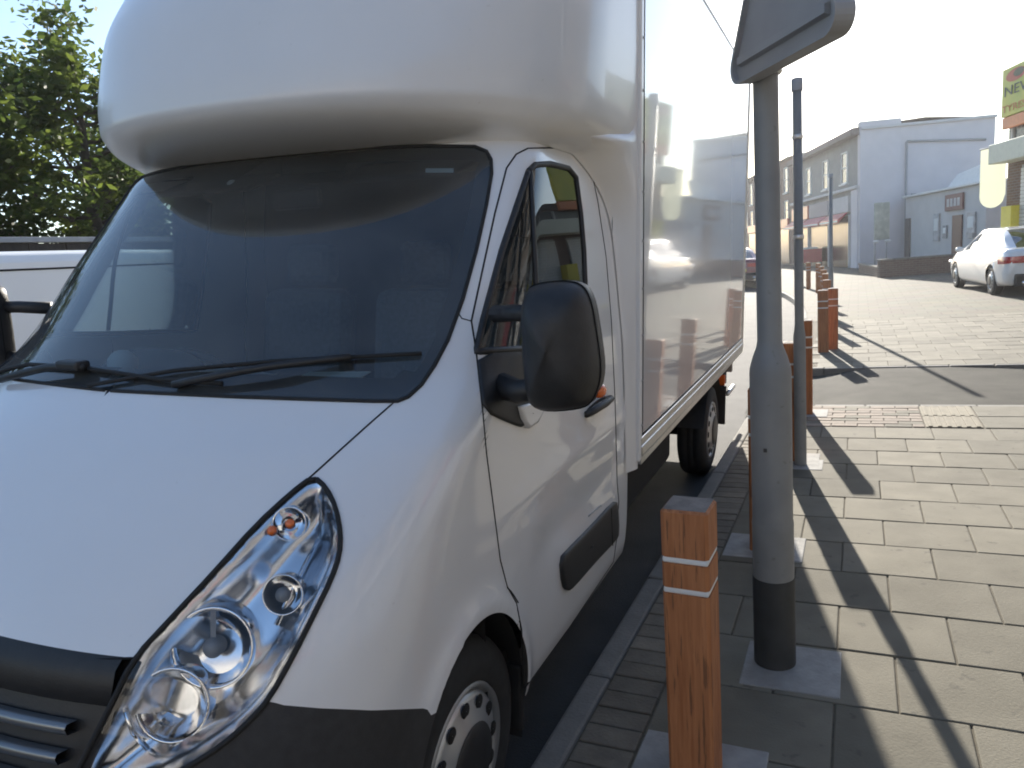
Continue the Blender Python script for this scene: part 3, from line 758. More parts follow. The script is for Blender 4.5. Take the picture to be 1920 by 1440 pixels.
for s in (1, -1):
    wheel(van, s * .895, WHY, WHZ, side=s); wheel(van, s * .93, 4.85, WHZ, side=s)
    # arch liner
    m_ = MB(); m_.grid([[(s * xx, WHY - .40 * math.cos(t), WHZ - .02 + .46 * math.sin(t)) for xx in (.55, 1.0)] for t in [-.35 + (PI + .7) * k / 24 for k in range(25)]]); m_.build('arch_liner', DARK, van)
    m_ = MB(); m_.grid([[(s * .56, y, z) for y in (.4, 1.3)] for z in (.15, .85)]); m_.build('inner_arch', DARK, van)
    g = MB().box((s * .94, 1.225, .31), (.13, .025, .24), bev=.01); g.build('mud_flap', RUBBER, van)

# --- mirrors
def door_mirror():
    c = Vector((HW + .19, 1.055, 1.515)); rows = []
    # housing: superellipse rings from the glass side forwards
    prof = [(.035, .93), (.03, 1.0), (.0, 1.0), (-.035, .97), (-.07, .88), (-.098, .70), (-.115, .42), (-.121, .002)]
    ml = chaikin([(-.098, .06), (-.092, .155), (-.05, .172), (.045, .176), (.082, .14), (.10, .03), (.112, -.07), (.088, -.145), (.05, -.168), (-.06, -.180), (-.088, -.15)], 2, True)
    for dy, sc in prof:
        ring = [(c.x + x * sc, c.y + dy + .08 * x, c.z + z * sc) for x, z in ml]
        rows.append(ring + [ring[0]])
    g = MB().grid(rows)
    g2 = MB().add(rows[0][:-1], [tuple(range(len(ml)))])
    arm = [MB().tube([(HW - .03, 1.12, 1.385), (HW + .05, 1.075, 1.38), (HW + .13, 1.06, 1.40)], [.04, .034, .03], 10), MB().tube([(HW - .05, 1.15, 1.59), (HW + .05, 1.085, 1.60), (HW + .13, 1.07, 1.60)], [.026, .024, .024], 10)]
    ind = MB().sphere((c.x + .088, c.y + .045, c.z - .125), (.02, .03, .02), 8)
    ring = [(c.x + x * 1.001, c.y - .012 + .08 * x, c.z + z * 1.001) for x, z in ml]
    seam = MB().tube([tuple(p) for p in ring + ring[:1]], .0022, 6, False)
    return g, g2, arm, ind, seam
mg, mgl, marm, mind, mseam = door_mirror()
MIRR = mat('mirror_glass', (.75, .77, .78), rough=.02, metal=1, var=.01)
for k, d_ in enumerate(doors):
    f_ = (lambda m: m) if k == 0 else mirror
    root = f_(mg).build('door_mirror', BLACKP, d_); f_(mgl).build('mirror_glass', MIRR, root); f_(mind).build('side_repeater', AMBER, root); f_(mseam).build('housing_seam', GAP, root)
    for a_ in marm: f_(a_).build('mirror_arm', BLACKP, root)

# stickers on the glass
for (x0, y0, x1, y1) in ((797, 313, 850, 321), (285, 329, 305, 334)):
    q_ = [cast(x, y, -.006) or cast(x, y, -.006, BVH2) for x, y in ((x0, y0), (x1, y0), (x1, y1), (x0, y1))]
    if all(p is not None for p in q_): MB().add(q_, [(0, 1, 2, 3)]).build('sticker', PAPER, screen_o)
# --- wipers
def wiper(pts, name, rr, off):
    path = [cast(x, y, o_, BVH2) for (x, y), o_ in zip(pts, off)]; path = [p for p in path if p is not None]
    return MB().tube(path, rr if not isinstance(rr, list) else rr[:len(path)], 8)
P1 = dens([(170, 728), (330, 700), (520, 682), (790, 667)], 30)
w1 = link('wiper', None, van); wiper(P1, 'b', .006, [.012] * len(P1)).build('blade', RUBBER, w1)
A1 = dens([(330, 728), (430, 716), (560, 695), (660, 678)], 30); wiper(A1, 'a', .0105, [.015 + .02 * math.sin(PI * k / len(A1)) for k in range(len(A1))]).build('arm', BLACKP, w1)
P2 = dens([(-60, 722), (20, 697), (60, 688), (150, 693), (300, 716), (420, 725)], 30)
w2 = link('wiper', None, van); wiper(P2, 'b', .007, [.012] * len(P2)).build('blade', RUBBER, w2)
A2 = dens([(10, 720), (60, 712), (110, 703), (170, 700)], 20); wiper(A2, 'a', .012, [.02 + .015 * math.sin(PI * k / len(A2)) for k in range(len(A2))]).build('arm', BLACKP, w2)
MB().box(cast(150, 697, .03, BVH2), (.10, .05, .03), bev=.01).build('washer_jet', BLACKP, w2)

# --- luton head over the cab
LUT = [(2.125, 1.40, .07, .30, 3.2, .925), (2.145, 1.30, .09, .48, 3.0, .972), (2.17, 1.205, .10, .62, 2.9, 1.006), (2.195, 1.142, .11, .70, 2.8, 1.028), (2.22, 1.105, .11, .76, 2.7, 1.044), (2.255, 1.086, .11, .79, 2.7, 1.055), (2.31, 1.088, .11, .80, 2.7, 1.063), (2.45, 1.115, .11, .80, 2.7, 1.068),
       (2.6, 1.165, .11, .78, 2.7, 1.07), (2.75, 1.26, .11, .76, 2.7, 1.07), (2.9, 1.40, .10, .73, 2.7, 1.068), (3.0, 1.57, .09, .68, 2.8, 1.06), (3.07, 1.73, .07, .58, 3, 1.045), (3.12, 1.93, .05, .42, 3.2, 1.02), (3.145, 2.12, .03, .27, 3.4, .98), (3.155, 2.38, .0, .05, 3.5, .9)]
def lut_row(z, nf=60, ns=14):
    yc, c2, C, n, hw = herm(LUT, z); pts = []
    for k in range(301):
        ph = (k / 300) * PI / 2; u = math.sin(ph)**(2 / n); w = max(0, math.cos(ph))**(2 / n)
        pts.append((hw * u, yc + c2 * (u * hw)**2 + C * (1 - w)))
    d = [0]
    for a, b in zip(pts, pts[1:]): d.append(d[-1] + math.hypot(b[0] - a[0], b[1] - a[1]))
    row = []; j = 0
    for i in range(nf):
        t = d[-1] * i / (nf - 1)
        while j < 299 and d[j + 1] < t: j += 1
        e = (t - d[j]) / max(1e-9, d[j + 1] - d[j]); a, b = pts[j], pts[j + 1]; row.append((a[0] + (b[0] - a[0]) * e, a[1] + (b[1] - a[1]) * e, z))
    ye = row[-1][1]; row += [(hw, ye + (max(2.46, ye + .01) - ye) * i / ns, z) for i in range(1, ns + 1)]
    return row
zl = sorted(set([2.125 + .0125 * k for k in range(20)] + [2.375 + .03 * k for k in range(20)] + [2.96 + .0125 * k for k in range(15)] + [3.15, 3.155]))
m_ = MB().grid([lut_row(z) for z in zl]); joined(m_).build('luton_head', LUTON, van)
m_ = MB().grid([[(x, y, 3.156) for x in (-.9, .9)] for y in (2.3, 2.47)]); m_.build('luton_roof', LUTON, van)
# underside joint strip and cab roof
m_ = MB(); rw = lut_row(2.125); joined(MB().tube([(x, y - .004, z - .004) for x, y, z in rw if x < .80], .006, 6)).build('roof_seal', RUBBER, van)
m_ = MB().grid([[(x, surf_y(x, 2.16) - .01 if k == 0 else 2.42, 2.15) for x in [-.92 + 1.84 * i / 20 for i in range(21)]] for k in (0, 1)], False); m_.build('cab_roof', WHITE, van)
# moulded panel between door and box
rows = []
for k in range(60):
    z = .745 + (2.40 - .745) * k / 59; hw = herm(CAB, z)[4] if z < 2.15 else herm(LUT, z)[4] - .006; rr = []
    tt = max(0, min(1, (z - 1.80) / .40)); ys0 = 2.355 - .62 * tt**2.6; t3 = max(0, min(1, (z - 2.15) / .10)); ys0 += (2.42 - ys0) * t3 * t3 * (3 - 2 * t3)
    for i in range(19):
        t = i / 18; y = ys0 + (2.46 - ys0) * t
        e = t if tt < .01 else t**(1 - .45 * tt)
        rr.append((hw + .003 + max(0, 1.066 - hw) * (e * e * (3 - 2 * e)), y, z))
    rows.append(rr)
both('side_fairing', MB().grid(rows), LUTON, van)
# --- box body
BHW, BF, BL, BT = 1.0773, 2.47, 3.74, 3.16
for s in (1, -1):
    MB().box((s * (BHW - .02), BF + BL / 2, (.90 + BT) / 2), (.04, BL - .05, BT - .90), bev=.002).build('box_side', BOXW, van)
    o_ = MB().box((s * (BHW - .006), BF + BL / 2, .873), (.03, BL, .035), bev=.004); o_.box((s * (BHW - .002), BF + BL / 2, .826), (.03, BL, .05), bev=.008); o_.box((s * (BHW - .008), BF + BL / 2, .778), (.03, BL, .035), bev=.004)
    o_.build('side_rail', ALU, van)
    MB().box((s * (BHW - .012), BF - .004, (.78 + BT) / 2), (.035, .05, BT - .78), bev=.008).build('corner_post', LUTON, van)
    MB().box((s * (BHW + .0035), BF + .026, (.9 + BT) / 2), (.006, .006, BT - .9)).build('corner_seam', GAP, van)
    rv = MB()
    for k in range(11): rv.sphere((s * (BHW + .006), BF + .005, .95 + k * .21), .006, 4)
    tag(rv.build('rivet', SIGNB, van), kind='stuff')
    MB().box((s * (BHW - .012), BF + BL - .012, (.78 + BT) / 2), (.04, .06, BT - .78), bev=.01).build('rear_post', ALU, van)
    MB().box((s * (BHW - .04), BF + BL / 2, BT + .005), (.09, BL, .03), bev=.01).build('roof_rail', BOXW, van)
    g = MB().box((s * (BHW + .006), 3.2, .826), (.012, .05, .022), bev=.004); g.build('side_marker', AMBER, van); MB().box((s * (BHW + .006), 4.9, .826), (.012, .05, .022), bev=.004).build('side_marker', AMBER, van)
MB().box((0, BF + BL / 2, .845), (2 * BHW - .09, BL, .13)).build('box_floor', DARK, van)
MB().box((0, BF + BL / 2, BT + .002), (2 * BHW - .1, BL - .02, .03)).build('box_roof', BOXW, van)
MB().box((0, BF + .02, (.9 + BT) / 2), (2 * BHW - .09, .03, BT - .92)).build('box_front', LUTON, van)
MB().box((0, BF + BL - .02, (.9 + BT) / 2), (2 * BHW - .09, .03, BT - .92)).build('rear_shutter', ALU, van)
# chassis and running gear
for s in (1, -1):
    MB().box((s * .42, 3.9, .62), (.09, 4.6, .18)).build('chassis_rail', DARK, van)
MB().box((.66, 3.30, .53), (.46, 1.5, .42), bev=.05).build('fuel_tank', DARK, van)
MB().box((-.66, 3.3, .48), (.46, 1.6, .50), bev=.05).build('battery_box', DARK, van)
MB().tube([(-.8, 4.85, WHZ), (.8, 4.85, WHZ)], .06, 12).build('rear_axle', DARK, van)
for s in (1, -1):
    m_ = MB(); m_.grid([[(s * xx, 4.85 - .43 * math.cos(t), WHZ + .43 * math.sin(t)) for xx in (.78, 1.04)] for t in [.25 + (PI - .5) * k / 16 for k in range(17)]]); m_.build('rear_mudguard', BLACKP, van)
    g = MB().box((s * .93, 5.36, .42), (.26, .02, .3), bev=.005); g.build('rear_mud_flap', RUBBER, van)
TL = mat('tail_lift_steel', (.3, .3, .3), rough=.5, metal=.6, var=.15)
MB().box((0, 6.12, .60), (1.9, .16, .30), bev=.02).build('tail_lift_frame', DARK, van)
g = MB().box((0, 6.26, .70), (1.98, .05, .28), bev=.01); g.build('tail_lift_platform', TL, van)
MB().tube([(1.0, 5.9, .42), (1.0, 6.3, .42)], .02, 8).build('underrun_bar', ALU, van)
MB().box((0, 6.0, .42), (1.95, .06, .1), bev=.01).build('rear_bumper', DARK, van)
g = MB(); g.box((.86, 6.04, .52), (.2, .03, .1), bev=.01); g.build('rear_lamp', AMBER, van); MB().box((-.86, 6.04, .52), (.2, .03, .1), bev=.01).build('rear_lamp', AMBER, van)

# --- cab interior and hidden panels that block light
MB().box((0, 1.6, .45), (1.9, 1.6, .06)).build('cab_floor', DARK, van)
MB().grid([[(x, 2.36, z) for x in (-.98, .98)] for z in (.4, 2.14)], False).build('bulkhead', CABIN, van)
m_ = MB().grid([[(x, surf_y(x, 2.12) + .03 if k == 0 else 2.36, 2.13) for x in [-.88 + 1.76 * i / 16 for i in range(17)]] for k in (0, 1)], False); m_.build('headlining', CABIN, van)
MB().grid([[(x, 1.0, z) for x in (-.99, .99)] for z in (.2, 1.22)], False).build('firewall', DARK, van)
MB().grid([[(x, y, .5) for x in (-.55, .55)] for y in (.15, 1.0)], False).build('engine_tray', DARK, van)
rows = []
for k in range(31):
    x = -.93 + 1.86 * k / 30; y0 = surf_y(x, 1.40) + .03; e = abs(x) / .93
    rows.append([(x, y0, 1.335), (x, y0 + .12, 1.36), (x, y0 + .34 * (1 - .3 * e**3), 1.375), (x, y0 + .45 * (1 - .4 * e**3), 1.36), (x, y0 + .52 * (1 - .45 * e**3), 1.25), (x, y0 + .50 * (1 - .45 * e**3), .95)])
MB().grid(rows).build('dashboard', CABIN, van)
MB().sphere((-.45, 1.15, 1.365), (.24, .12, .08), 10).build('instrument_hood', CABIN, van)
m_ = MB(); cS = Vector((-.45, 1.42, 1.25)); q = Vector((0, 1, .75)).normalized(); e1 = Vector((1, 0, 0)); e2 = q.cross(e1)
m_.tube([cS + .2 * (math.cos(a) * e1 + math.sin(a) * e2) for a in [2 * PI * k / 28 for k in range(29)]], .016, 8, False); m_.tube([cS - .2 * e1, cS, cS + .2 * e1], .018, 6); m_.tube([cS, cS - .2 * e2], .018, 6); m_.build('steering_wheel', BLACKP, van)
for x, w in ((-.48, .5), (.16, .46), (.62, .46)):
    o_ = link('cab_seat', None, van)
    MB().box((x, 1.75, .78), (w, .5, .2), bev=.06).build('cushion', SEAT, o_)
    MB().box((x, 2.06, 1.22), (w, .17, .78), bev=.07, rx=-.16).build('backrest', SEAT, o_)
    MB().box((x, 2.15, 1.72), (w * .56, .1, .2), bev=.045, rx=-.1).build('headrest', SEAT, o_)
MB().box((-.0, 1.50, 1.98), (.22, .03, .075), bev=.012).build('interior_mirror', BLACKP, van)
for x in (-.45, .45): MB().box((x, 1.56, 2.06), (.5, .20, .02), bev=.008, rx=.35).build('sun_visor', CABIN, van)
g = MB().box((.42, 1.10, 1.388), (.21, .15, .004), rz=.3); g.build('paper_sheet', PAPER, van)
MB().box((.05, 1.0, 1.385), (.30, .21, .012), rz=-.2).build('clipboard', SIGNB, van)
MB().sphere((-.35, .95, 1.42), (.05, .05, .05), 8).build('dash_ornament', PAPER, van)
# sticker squares inside the glass
g = MB(); c0 = cast(430, 338, -.008, BVH2); g.lathe([(.001, 0), (.016, 0)], 14, Matrix.Translation(c0) @ Matrix.Rotation(.75, 4, 'X')); g.build('sensor_disc', PAPER, screen_o)

# ================================================================== BACKGROUND: TERRACE, LOW SHOP, TYRE SHOP
def frame(P, d, z=0):
    # local x along d, local y to the left of d (d rotated +90), z up
    a = math.atan2(d[1], d[0]); return (P[0], P[1], z), a
RENDER = mat('grey_render', (.31, .30, .28), rough=.9, var=.08, scale=3, bump=.2)
LILAC = mat('pale_render', (.60, .57, .58), rough=.9, var=.04, scale=1.5, bump=.15)
OFFW = mat('offwhite_render', (.55, .54, .53), rough=.9, var=.05, scale=2, bump=.15)
WPAINT = mat('white_paint', (.72, .72, .7), rough=.6, var=.04)
ROOFT = mat('roof_slate', (.13, .11, .105), rough=.85, var=.15, scale=10)
DGLASS = mat('dark_window', (.03, .035, .04), rough=.2, var=.1, spec=.3)
REDP = mat('red_paint', (.42, .035, .045), rough=.5, var=.08, coat=.3)
BRICKM = None
def brick_mat(name, c1, c2, mo):
    m = bpy.data.materials.new(name); m.use_nodes = True; nt = m.node_tree; b = nt.nodes['Principled BSDF']
    tc = nt.nodes.new('ShaderNodeTexCoord'); mp = nt.nodes.new('ShaderNodeVectorMath'); mp.operation = 'MULTIPLY'
    sx = nt.nodes.new('ShaderNodeSeparateXYZ'); cb = nt.nodes.new('ShaderNodeCombineXYZ'); ad = nt.nodes.new('ShaderNodeMath'); ad.operation = 'ADD'
    nt.links.new(tc.outputs['Object'], sx.inputs[0]); nt.links.new(sx.outputs[0], ad.inputs[0]); nt.links.new(sx.outputs[1], ad.inputs[1])
    nt.links.new(ad.outputs[0], cb.inputs[0]); nt.links.new(sx.outputs[2], cb.inputs[1])
    bt = nt.nodes.new('ShaderNodeTexBrick'); bt.inputs['Scale'].default_value = 1; bt.inputs['Brick Width'].default_value = .225; bt.inputs['Row Height'].default_value = .075; bt.inputs['Mortar Size'].default_value = .008
    bt.inputs['Color1'].default_value = (*c1, 1); bt.inputs['Color2'].default_value = (*c2, 1); bt.inputs['Mortar'].default_value = (*mo, 1)
    nt.links.new(cb.outputs[0], bt.inputs['Vector']); nt.links.new(bt.outputs[0], b.inputs['Base Color']); b.inputs['Roughness'].default_value = .9
    bp_ = nt.nodes.new('ShaderNodeBump'); bp_.inputs['Strength'].default_value = .5; bp_.inputs['Distance'].default_value = .01; bp_.invert = True
    nt.links.new(bt.outputs['Fac'], bp_.inputs['Height']); nt.links.new(bp_.outputs[0], b.inputs['Normal'])
    return m
BROWNB = brick_mat('brown_brick', (.14, .085, .07), (.19, .11, .085), (.2, .18, .16))
REDB = brick_mat('red_brick', (.38, .31, .26), (.44, .36, .30), (.42, .40, .37))
LOWB = brick_mat('low_wall_brick', (.12, .08, .065), (.16, .11, .09), (.18, .16, .14))
def window(parent, x, z, w, h, y=0, fm=WPAINT, depth=.12, bars=1, out=-1):
    # a framed sash set in a wall whose outer face is at local y; out = -1 when the street lies at smaller y
    f = MB(); t = .06; d = out
    for (cx, cz, ww, hh) in ((x, z + h / 2 - t / 2, w, t), (x, z - h / 2 + t / 2, w, t), (x - w / 2 + t / 2, z, t, h - 2 * t), (x + w / 2 - t / 2, z, t, h - 2 * t)): f.box((cx, y + d * .02, cz), (ww, .07, hh))
    if bars: f.box((x, y + d * .015, z), (w - 2 * t, .05, .045))
    o = f.build('window', fm, parent)
    MB().box((x, y + d * .004, z), (w - t, .02, h - t)).build('pane', DGLASS, o)
    MB().box((x, y + d * .06, z - h / 2 - .04), (w + .16, .16, .07)).build('sill', fm, o)
    return o
# --- corner shop of the terrace, gable towards us.  local x runs away along the street front, street on +y side
loc, a = frame((.08, 38.3), (-.3, .955), -.1)
shop = thing('corner_shop', 'two storey rendered corner shop with pale lilac blank gable wall', 'building', loc, a)
L, Dp, Ht = 12.6, 5.6, 6.5
MB().box((L / 2, -Dp / 2 - .002, Ht / 2), (L - .04, Dp - .02, Ht)).build('wall', RENDER, shop)
MB().box((-.06, -Dp / 2, 3.2), (.16, Dp, 6.42)).build('gable_wall', LILAC, shop)
MB().box((.02, -.80, 3.38), (.36, 1.75, 6.78), bev=.01).build('gable_pier', LILAC, shop)
MB().box((-.10, -Dp / 2, 6.46), (.34, Dp + .05, .12), bev=.01).build('gable_coping', OFFW, shop)
MB().tube([(-.2, -1.9, .2), (-.2, -1.9, 5.7)], .05, 8).build('downpipe', SIGNB, shop)
MB().tube([(-.2, -1.9, 5.72), (-.2, -5.2, 5.5)], .05, 8).build('cross_pipe', SIGNB, shop)
g = MB(); g.add([(0, .35, Ht - .05), (L, .35, Ht - .05), (L, -2.8, Ht + .25), (.15, -2.8, Ht + .25), (0, .35, Ht + .05), (L, .35, Ht + .05)], [(0, 1, 5, 4), (4, 5, 2, 3)]); g.add([(L, -Dp, Ht), (.15, -Dp, Ht), (.15, -2.8, Ht + .25), (L, -2.8, Ht + .25)], [(0, 1, 2, 3)])
rf = g.build('roof', ROOFT, shop)
MB().box((L / 2, .22, Ht - .12), (L, .4, .3), bev=.03).build('eaves', ROOFT, shop)
for x in (2.3, 5.5, 8.9, 11.2): window(shop, x, 5.0, .95, 1.5, 0, out=1)
MB().box((L / 2, .1, 3.93), (L, .24, .14), bev=.02).build('string_course', OFFW, shop)
MB().box((.45, .06, 1.95), (.9, .2, 3.75), bev=.02).build('corner_pilaster', LILAC, shop)
bays = [(1.2, 4.3, REDP, WPAINT), (4.6, 8.3, mat('shop_blue', (.12, .14, .2), rough=.6), REDP), (8.6, 12.4, REDP, WPAINT)]
for i, (x0, x1, aw, fa) in enumerate(bays):
    MB().box(((x0 + x1) / 2, .1, 3.25), (x1 - x0, .16, .75), bev=.02).build('shop_fascia', [OFFW, aw, REDP][i], shop)
    MB().box(((x0 + x1) / 2, .03, 1.4), (x1 - x0 - .1, .08, 2.6)).build('shop_window', DGLASS, shop)
    w_ = x1 - x0 - .1; g = MB(); g.add([(x0 + .05, .2, 2.85), (x1 - .05, .2, 2.85), (x1 - .05, .65, 2.55), (x0 + .05, .65, 2.55), (x1 - .05, .66, 2.38), (x0 + .05, .66, 2.38), (x0 + .05, .2, 2.82), (x1 - .05, .2, 2.82), (x1 - .05, .63, 2.38), (x0 + .05, .63, 2.38)], [(0, 1, 2, 3), (3, 2, 4, 5), (6, 9, 8, 7), (0, 3, 5, 9, 6), (1, 7, 8, 4, 2)])
    aw_o = g.build('awning', REDP if i != 1 else mat('awning_pink', (.5, .16, .17), rough=.7), shop)
    MB().box(((x0 + x1) / 2, 0.675, 2.46), (w_, .012, .07)).build('awning_valance', WPAINT, aw_o)
    MB().box((x0 + .02, .08, 1.4), (.12, .16, 2.7)).build('shop_pier', OFFW, shop)
# barred gable window
o = link('window', None, shop); MB().box((-.165, -2.5, 3.0), (.06, .75, .8)).build('pane', DGLASS, o)
for k in range(5): MB().tube([(-.21, -2.82 + k * .16, 2.6), (-.21, -2.82 + k * .16, 3.4)], .012, 6).build('bar', SIGNB, o)
# --- brick terrace further along
loc, a = frame((.08 - .3 * 12.75, 38.3 + .955 * 12.75), (-.3, .955), -.1)
ter = thing('brick_terrace', 'dark brick terrace with pale window frames beyond the rendered corner shop', 'building', loc, a)
L2, H2 = 17, 6.9
MB().box((L2 / 2, -2.9, H2 / 2), (L2, 5.8, H2)).build('wall', BROWNB, ter)
g = MB(); g.add([(0, .3, H2), (L2, .3, H2), (L2, -2.9, H2 + .5), (0, -2.9, H2 + .5), (0, -5.9, H2), (L2, -5.9, H2)], [(0, 1, 2, 3), (3, 2, 5, 4), (0, 3, 4), (1, 5, 2)]); rf = g.build('roof', ROOFT, ter)
for x in (1.6, 4.4, 7.6, 10.4, 13.6, 16): window(ter, x, 5.6, 1.0, 1.6, .0, out=1); 
for x in (1.6, 4.4, 7.6, 10.4, 13.6, 16): window(ter, x, 3.6 if 0 else 3.7, 1.0, .01 + 1.2, .0, out=1)
for i, x in enumerate((2.2, 7.0, 12.0)):
    MB().box((x + .8, .08, 2.85), (4.2, .14, .6), bev=.02).build('shop_fascia', [REDP, WPAINT, REDP][i], ter); MB().box((x + .8, .02, 1.3), (4.0, .06, 2.4)).build('shop_window', DGLASS, ter)
# --- low white shop beside the gable; local x towards us, street on -y side
loc, a = frame((1.92, 38.15), (.29, -.957), -.05)
low = thing('low_white_shop', 'single storey white shop with dark door and brown sign over it', 'building', loc, a)
MB().box((3.7, 2.2, 1.6), (7.4, 4.4, 3.15)).build('wall', OFFW, low)
MB().box((3.7, 2.15, 3.2), (7.55, 4.6, .1), bev=.02).build('parapet', WPAINT, low)
DOORB = mat('dark_red_door', (.09, .03, .028), rough=.5, var=.1)
MB().box((5.25, -.02, 1.1), (.8, .08, 2.1), bev=.01).build('door', DOORB, low)
SIGNR = mat('brown_sign', (.17, .075, .07), rough=.6, var=.1)
sb = MB().box((5.0, -.05, 2.65), (1.5, .08, .62), bev=.01).build('shop_sign', SIGNR, low)
for k in range(4): MB().box((4.55 + k * .3, -.095, 2.65), (.2, .01, .3)).build('sign_lettering', OFFW, sb)
GREYP = mat('poster_grey', (.30, .31, .33), rough=.5, var=.3, scale=6)
for x, z, w, h in ((3.4, 1.75, .55, 1.1), (4.2, 1.55, .35, .5), (6.4, 1.75, .65, .9)):
    p_ = MB().box((x, -.035, z), (w, .06, h), bev=.005).build('poster_case', GREYP, low)
    MB().box((x, -.07, z + h * .1), (w * .7, .008, h * .45)).build('poster', PAPER, p_)
MB().box((6.6, -.06, 1.35), (.3, .16, .22), bev=.02).build('meter_box', SIGNB, low)
MB().box((.35, -.03, 1.15), (.55, .06, 2.2)).build('side_door', CABIN, low)
g = MB(); g.add([(3.4, .3, 3.25), (6.2, .3, 3.25), (6.2, .5, 3.95), (3.9, .5, 3.75), (3.4, .38, 3.25), (6.2, .38, 3.25), (6.2, .58, 3.95), (3.9, .58, 3.75)], [(0, 1, 2, 3), (7, 6, 5, 4), (0, 4, 5, 1), (1, 5, 6, 2), (2, 6, 7, 3), (3, 7, 4, 0)]); g.build('roof_board', WPAINT, low)
# slate roof behind
g = MB(); g.add([(5.2, 4.6, 3.2), (12, 4.6, 3.2), (12, 8.0, 6.4), (5.2, 8.0, 6.4), (5.2, 8.0, 3.2), (12, 8.0, 3.2)], [(0, 1, 2, 3), (0, 3, 4), (1, 5, 2), (3, 2, 5, 4)]); g.build('rear_roof', ROOFT, low)

# --- tyre shop with canopy and yellow billboard
loc, a = frame((3.42, 25.2), (.29, -.957), 0)
ty = thing('tyre_shop', 'tyre shop with cream canopy fascia and yellow green billboard on its roof', 'building', loc, a)
YEL = mat('yellow_paint', (.62, .52, .03), rough=.5, var=.06)
YGRN = mat('billboard_yellow_green', (.34, .42, .03), rough=.5, var=.1, scale=.9, col2=(.66, .58, .05))
ORNG = mat('orange_paint', (.62, .19, .06), rough=.5, var=.08)
CREAM = mat('cream_fascia', (.62, .62, .5), rough=.6, var=.05)
MB().box((7, 2.6, 2.1), (13.6, 4.6, 4.3)).build('wall', BROWNB, ty)
MB().box((7, .33, 4.02), (13.5, .1, .34)).build('window_band', DGLASS, ty)
for k in range(9): MB().box((.5 + k * 1.6, .26, 4.02), (.09, .06, .34)).build('mullion', SIGNB, ty)
MB().box((7.15, -.05, 3.52), (13.3, .6, .52), bev=.02).build('canopy_fascia', CREAM, ty)
MB().box((7.0, 2.6, 4.36), (13.7, 4.7, .2)).build('flat_roof', ROOFT, ty)
SHUT = mat('shutter_slat', (.55, .55, .54), rough=.45, metal=.2, var=.03); SLT = MB().box((0, 0, 0), (1.68, .03, .085), bev=.01).mesh('shutter_slat', SHUT)
for k in range(6):
    MB().box((.75 + k * 2.3, .18, 1.05), (.55, .3, 2.1), bev=.02).build('pillar', YEL, ty)
    if k < 5:
        sh = MB().box((1.9 + k * 2.3, .27, 1.6), (1.7, .04, 3.1)).build('roller_shutter', SIGNB, ty)
        for j in range(30): link('shutter_slat', SLT, sh, (1.9 + k * 2.3, .235, .12 + j * .1))
bb = MB().box((2.7, .10, 5.12), (4.8, .12, 1.25), bev=.01).build('billboard', YGRN, ty)
MB().box((2.7, .12, 4.33), (4.8, .1, .3), bev=.01).build('orange_band', ORNG, ty)
for x in (.6, 2.6, 4.6): MB().tube([(x, .25, 4.6), (x, 1.2, 4.3)], .04, 8).build('billboard_bracket', SIGNB, ty)
INK = mat('sign_ink', (.04, .06, .03), rough=.6); OINK = mat('sign_orange_ink', (.55, .2, .04), rough=.6); RINK = mat('sign_red_ink', (.45, .08, .04), rough=.6)
MT = Matrix(((1, 0, 0, 0), (0, 0, 1, 0), (0, 1, 0, 0), (0, 0, 0, 1)))
TM = lambda x, z: Matrix.Translation((x, .03, z)) @ Matrix.Rotation(PI / 2, 4, 'X')
text_mesh('lettering', 'NEW', .36, INK, bb, TM(.42, 5.02), .004, 1.75)
text_mesh('lettering', 'TYRES', .26, OINK, bb, TM(.36, 4.60), .004, 1.7)
g = MB(); g.lathe([(.001, 0), (.5, 0)], 20, Matrix.Translation((1.0, .034, 5.50)) @ Matrix.Rotation(PI / 2, 4, 'X') @ Matrix.Diagonal((1, .32, 1, 1))); g.build('emblem', RINK, bb)
g = MB(); g.lathe([(.001, 0), (.26, 0)], 20, Matrix.Translation((1.15, .030, 5.53)) @ Matrix.Rotation(PI / 2, 4, 'X') @ Matrix.Diagonal((1, .4, 1, 1))); g.build('emblem', INK, bb)
# projecting white lightbox
TRANS = bpy.data.materials.new('translucent_white'); TRANS.use_nodes = True
nt = TRANS.node_tree; pb = nt.nodes['Principled BSDF']; pb.inputs['Base Color'].default_value = (.82, .84, .74, 1); pb.inputs['Roughness'].default_value = .5
tl = nt.nodes.new('ShaderNodeBsdfTranslucent'); tl.inputs[0].default_value = (.30, .32, .25, 1); ms = nt.nodes.new('ShaderNodeMixShader'); ms.inputs[0].default_value = .65
nt.links.new(pb.outputs[0], ms.inputs[1]); nt.links.new(tl.outputs[0], ms.inputs[2]); nt.links.new(ms.outputs[0], nt.nodes['Material Output'].inputs[0])
bx = thing('projecting_banner', 'white translucent banner with rounded bottom hanging at the end of the canopy', 'banner', (3.12, 25.15, 0))
pl = [(0, 3.72), (0, 2.42)] + [(.30 - .30 * math.cos(t), 2.42 - .32 * math.sin(t)) for t in [PI * k / 12 for k in range(13)]] + [(.62, 2.42), (.62, 3.80)]
g = MB(); n = len(pl); g.add([(x, 0, z) for x, z in pl], [tuple(range(n))]); g.build('sheet', TRANS, bx)
MB().tube([(-.02, 0, 3.73), (.75, 0, 3.82)], .02, 8).build('support_bar', SIGNB, bx)

